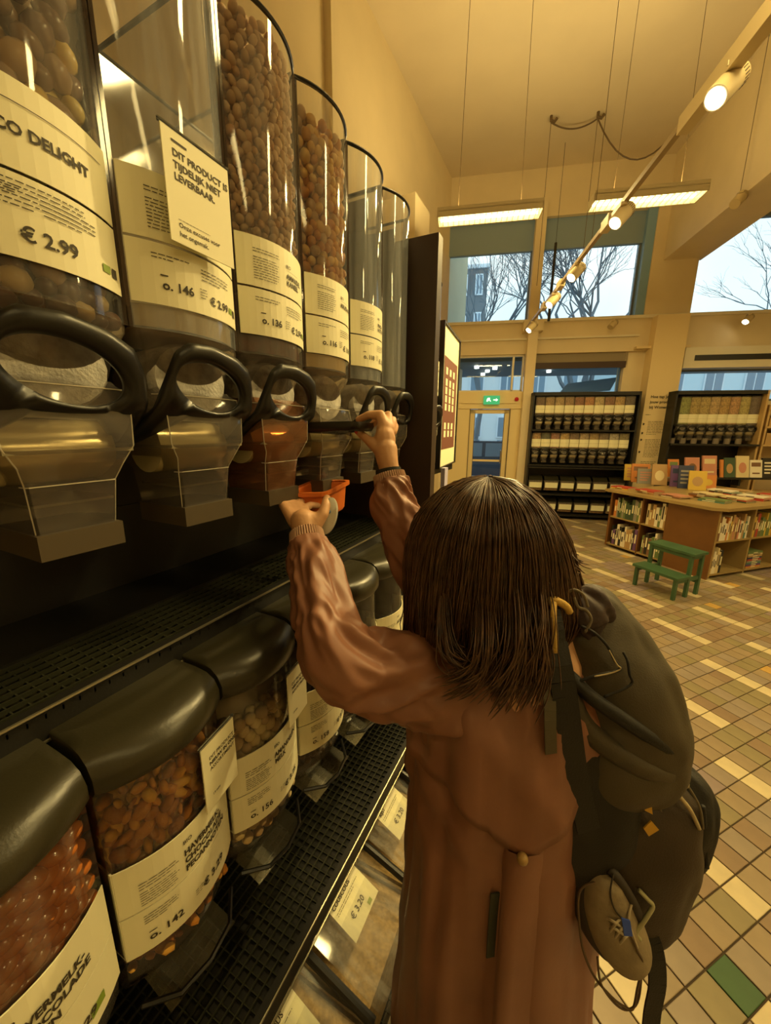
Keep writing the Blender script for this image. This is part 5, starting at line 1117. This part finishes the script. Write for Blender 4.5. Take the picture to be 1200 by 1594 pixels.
# ================================================================ SHOE hanging from the pack
SUE=mat('beige_suede',(.30,.235,.14),.8,bump=.5,bscale=150,var=.18,vscale=30); SOLE=mat('dark_sole',(.045,.035,.025),.7)
shoe=thing('hanging_shoe','worn beige suede trainer hanging toe down from the backpack','shoe',at(950,1420,.58))
def S(px_,py_,o=0): return at(px_,py_,.575+o)
C_=[(936,1346,.018),(936,1362,.030),(942,1390,.038),(950,1420,.040),(962,1450,.040),(977,1478,.034),(988,1494,.018)]
ctr=smooth_path([S(x,y) for x,y,_ in C_],5); wd=smooth_vals([c[2] for c in C_],5); N=len(ctr)
def shoe_rings(s,o0,lo,hi,sh=0):
    out=[]
    for i,c in enumerate(ctr):
        d_=(ctr[min(i+1,N-1)]-ctr[max(i-1,0)]).normalized(); la=(RGT-d_*RGT.dot(d_)).normalized(); de=la.cross(d_).normalized()
        if de.dot(FWD)>0: de=-de
        h=.034*min(1,.45+1.1*math.sin(PI*min(1,(i+2)/(N+2)))) ; r_=[]
        for q in range(28):
            t=2*PI*q/28; r_.append(c+la*(wd[i]*s*math.cos(t)+sh)+de*(h*math.sin(t) if math.sin(t)>0 else .012*math.sin(t)))
        out.append(r_)
    return out
b=MB(); b.rings(shoe_rings(1,0,0,0)); u_=b.build('upper',SUE,shoe,smooth=True)
b=MB(); rs_=[[p+FWD*.016-RGT*.007 for p in r_] for r_ in shoe_rings(1.08,0,0,0)]; b.rings(rs_); b.build('sole',SOLE,shoe,smooth=True)
LAC=mat('beige_lace',(.48,.40,.26),.8)
for k,(x1,y1,x2,y2) in enumerate([(948,1452,968,1428),(955,1462,975,1440),(962,1472,982,1452),(946,1440,978,1462),(942,1428,972,1448)]): tb3('lace',[(x1,y1,.548),((x1+x2)/2,(y1+y2)/2-2,.536),(x2,y2,.548)],.0018,LAC,shoe)
tb3('seam_line',[(955,1360,.548),(950,1390,.541),(958,1418,.538),(975,1434,.545)],.0012,SOLE,shoe)
tb3('collar_opening',[(948,1352,.56),(965,1372,.552),(985,1405,.552),(996,1430,.556)],.007,SOLE,shoe)
b=MB(); b.plate(at(968,1430,.531),at(981,1434,.531),at(985,1458,.531),at(972,1457,.531),.002); b.build('tongue_label',mat('blue_label',(.04,.10,.55),.5),shoe,label='bright blue tongue label')
tb3('lace_loop',[(975,1446,.540),(985,1462,.538),(992,1480,.54),(1000,1500,.545),(992,1540,.555),(985,1570,.56),(970,1566,.56),(952,1552,.56),(925,1520,.565),(908,1480,.57),(902,1440,.57),(900,1400,.565),(908,1380,.56),(935,1372,.555)],.0018,mat('brown_cord',(.13,.085,.045),.7),shoe)
tb3('lace_loop',[(930,1490,.56),(935,1530,.56),(955,1560,.56),(975,1572,.56),(992,1560,.56),(998,1520,.555),(996,1470,.55)],.0016,mat('brown_cord',(.13,.085,.045),.7),shoe)
tb3('lace_loop',[(985,1400,.55),(978,1430,.54),(985,1455,.54),(992,1475,.54)],.0018,LAC,shoe)
fixture('louvred fluorescent fixture hanging above the left upper window',-.32,.76,4.72,3.9,34)
fixture('louvred fluorescent fixture hanging at the right behind the light track',1.22,2.22,4.68,3.9,34)
for k,(t,n,en) in enumerate([(1.1,1.6,48),(3.0,1.4,40),(.9,-1.2,7),(2.6,-1.2,10),(5.3,4.5,36),(5.3,1.0,36)]):  # unseen fixtures added to light the rack and the room
    fixture('added unseen fill lamp with a fluorescent fixture body, %s of the added lamps'%ORD[k+1],t-.6,t+.6,n,3.9,en,False)
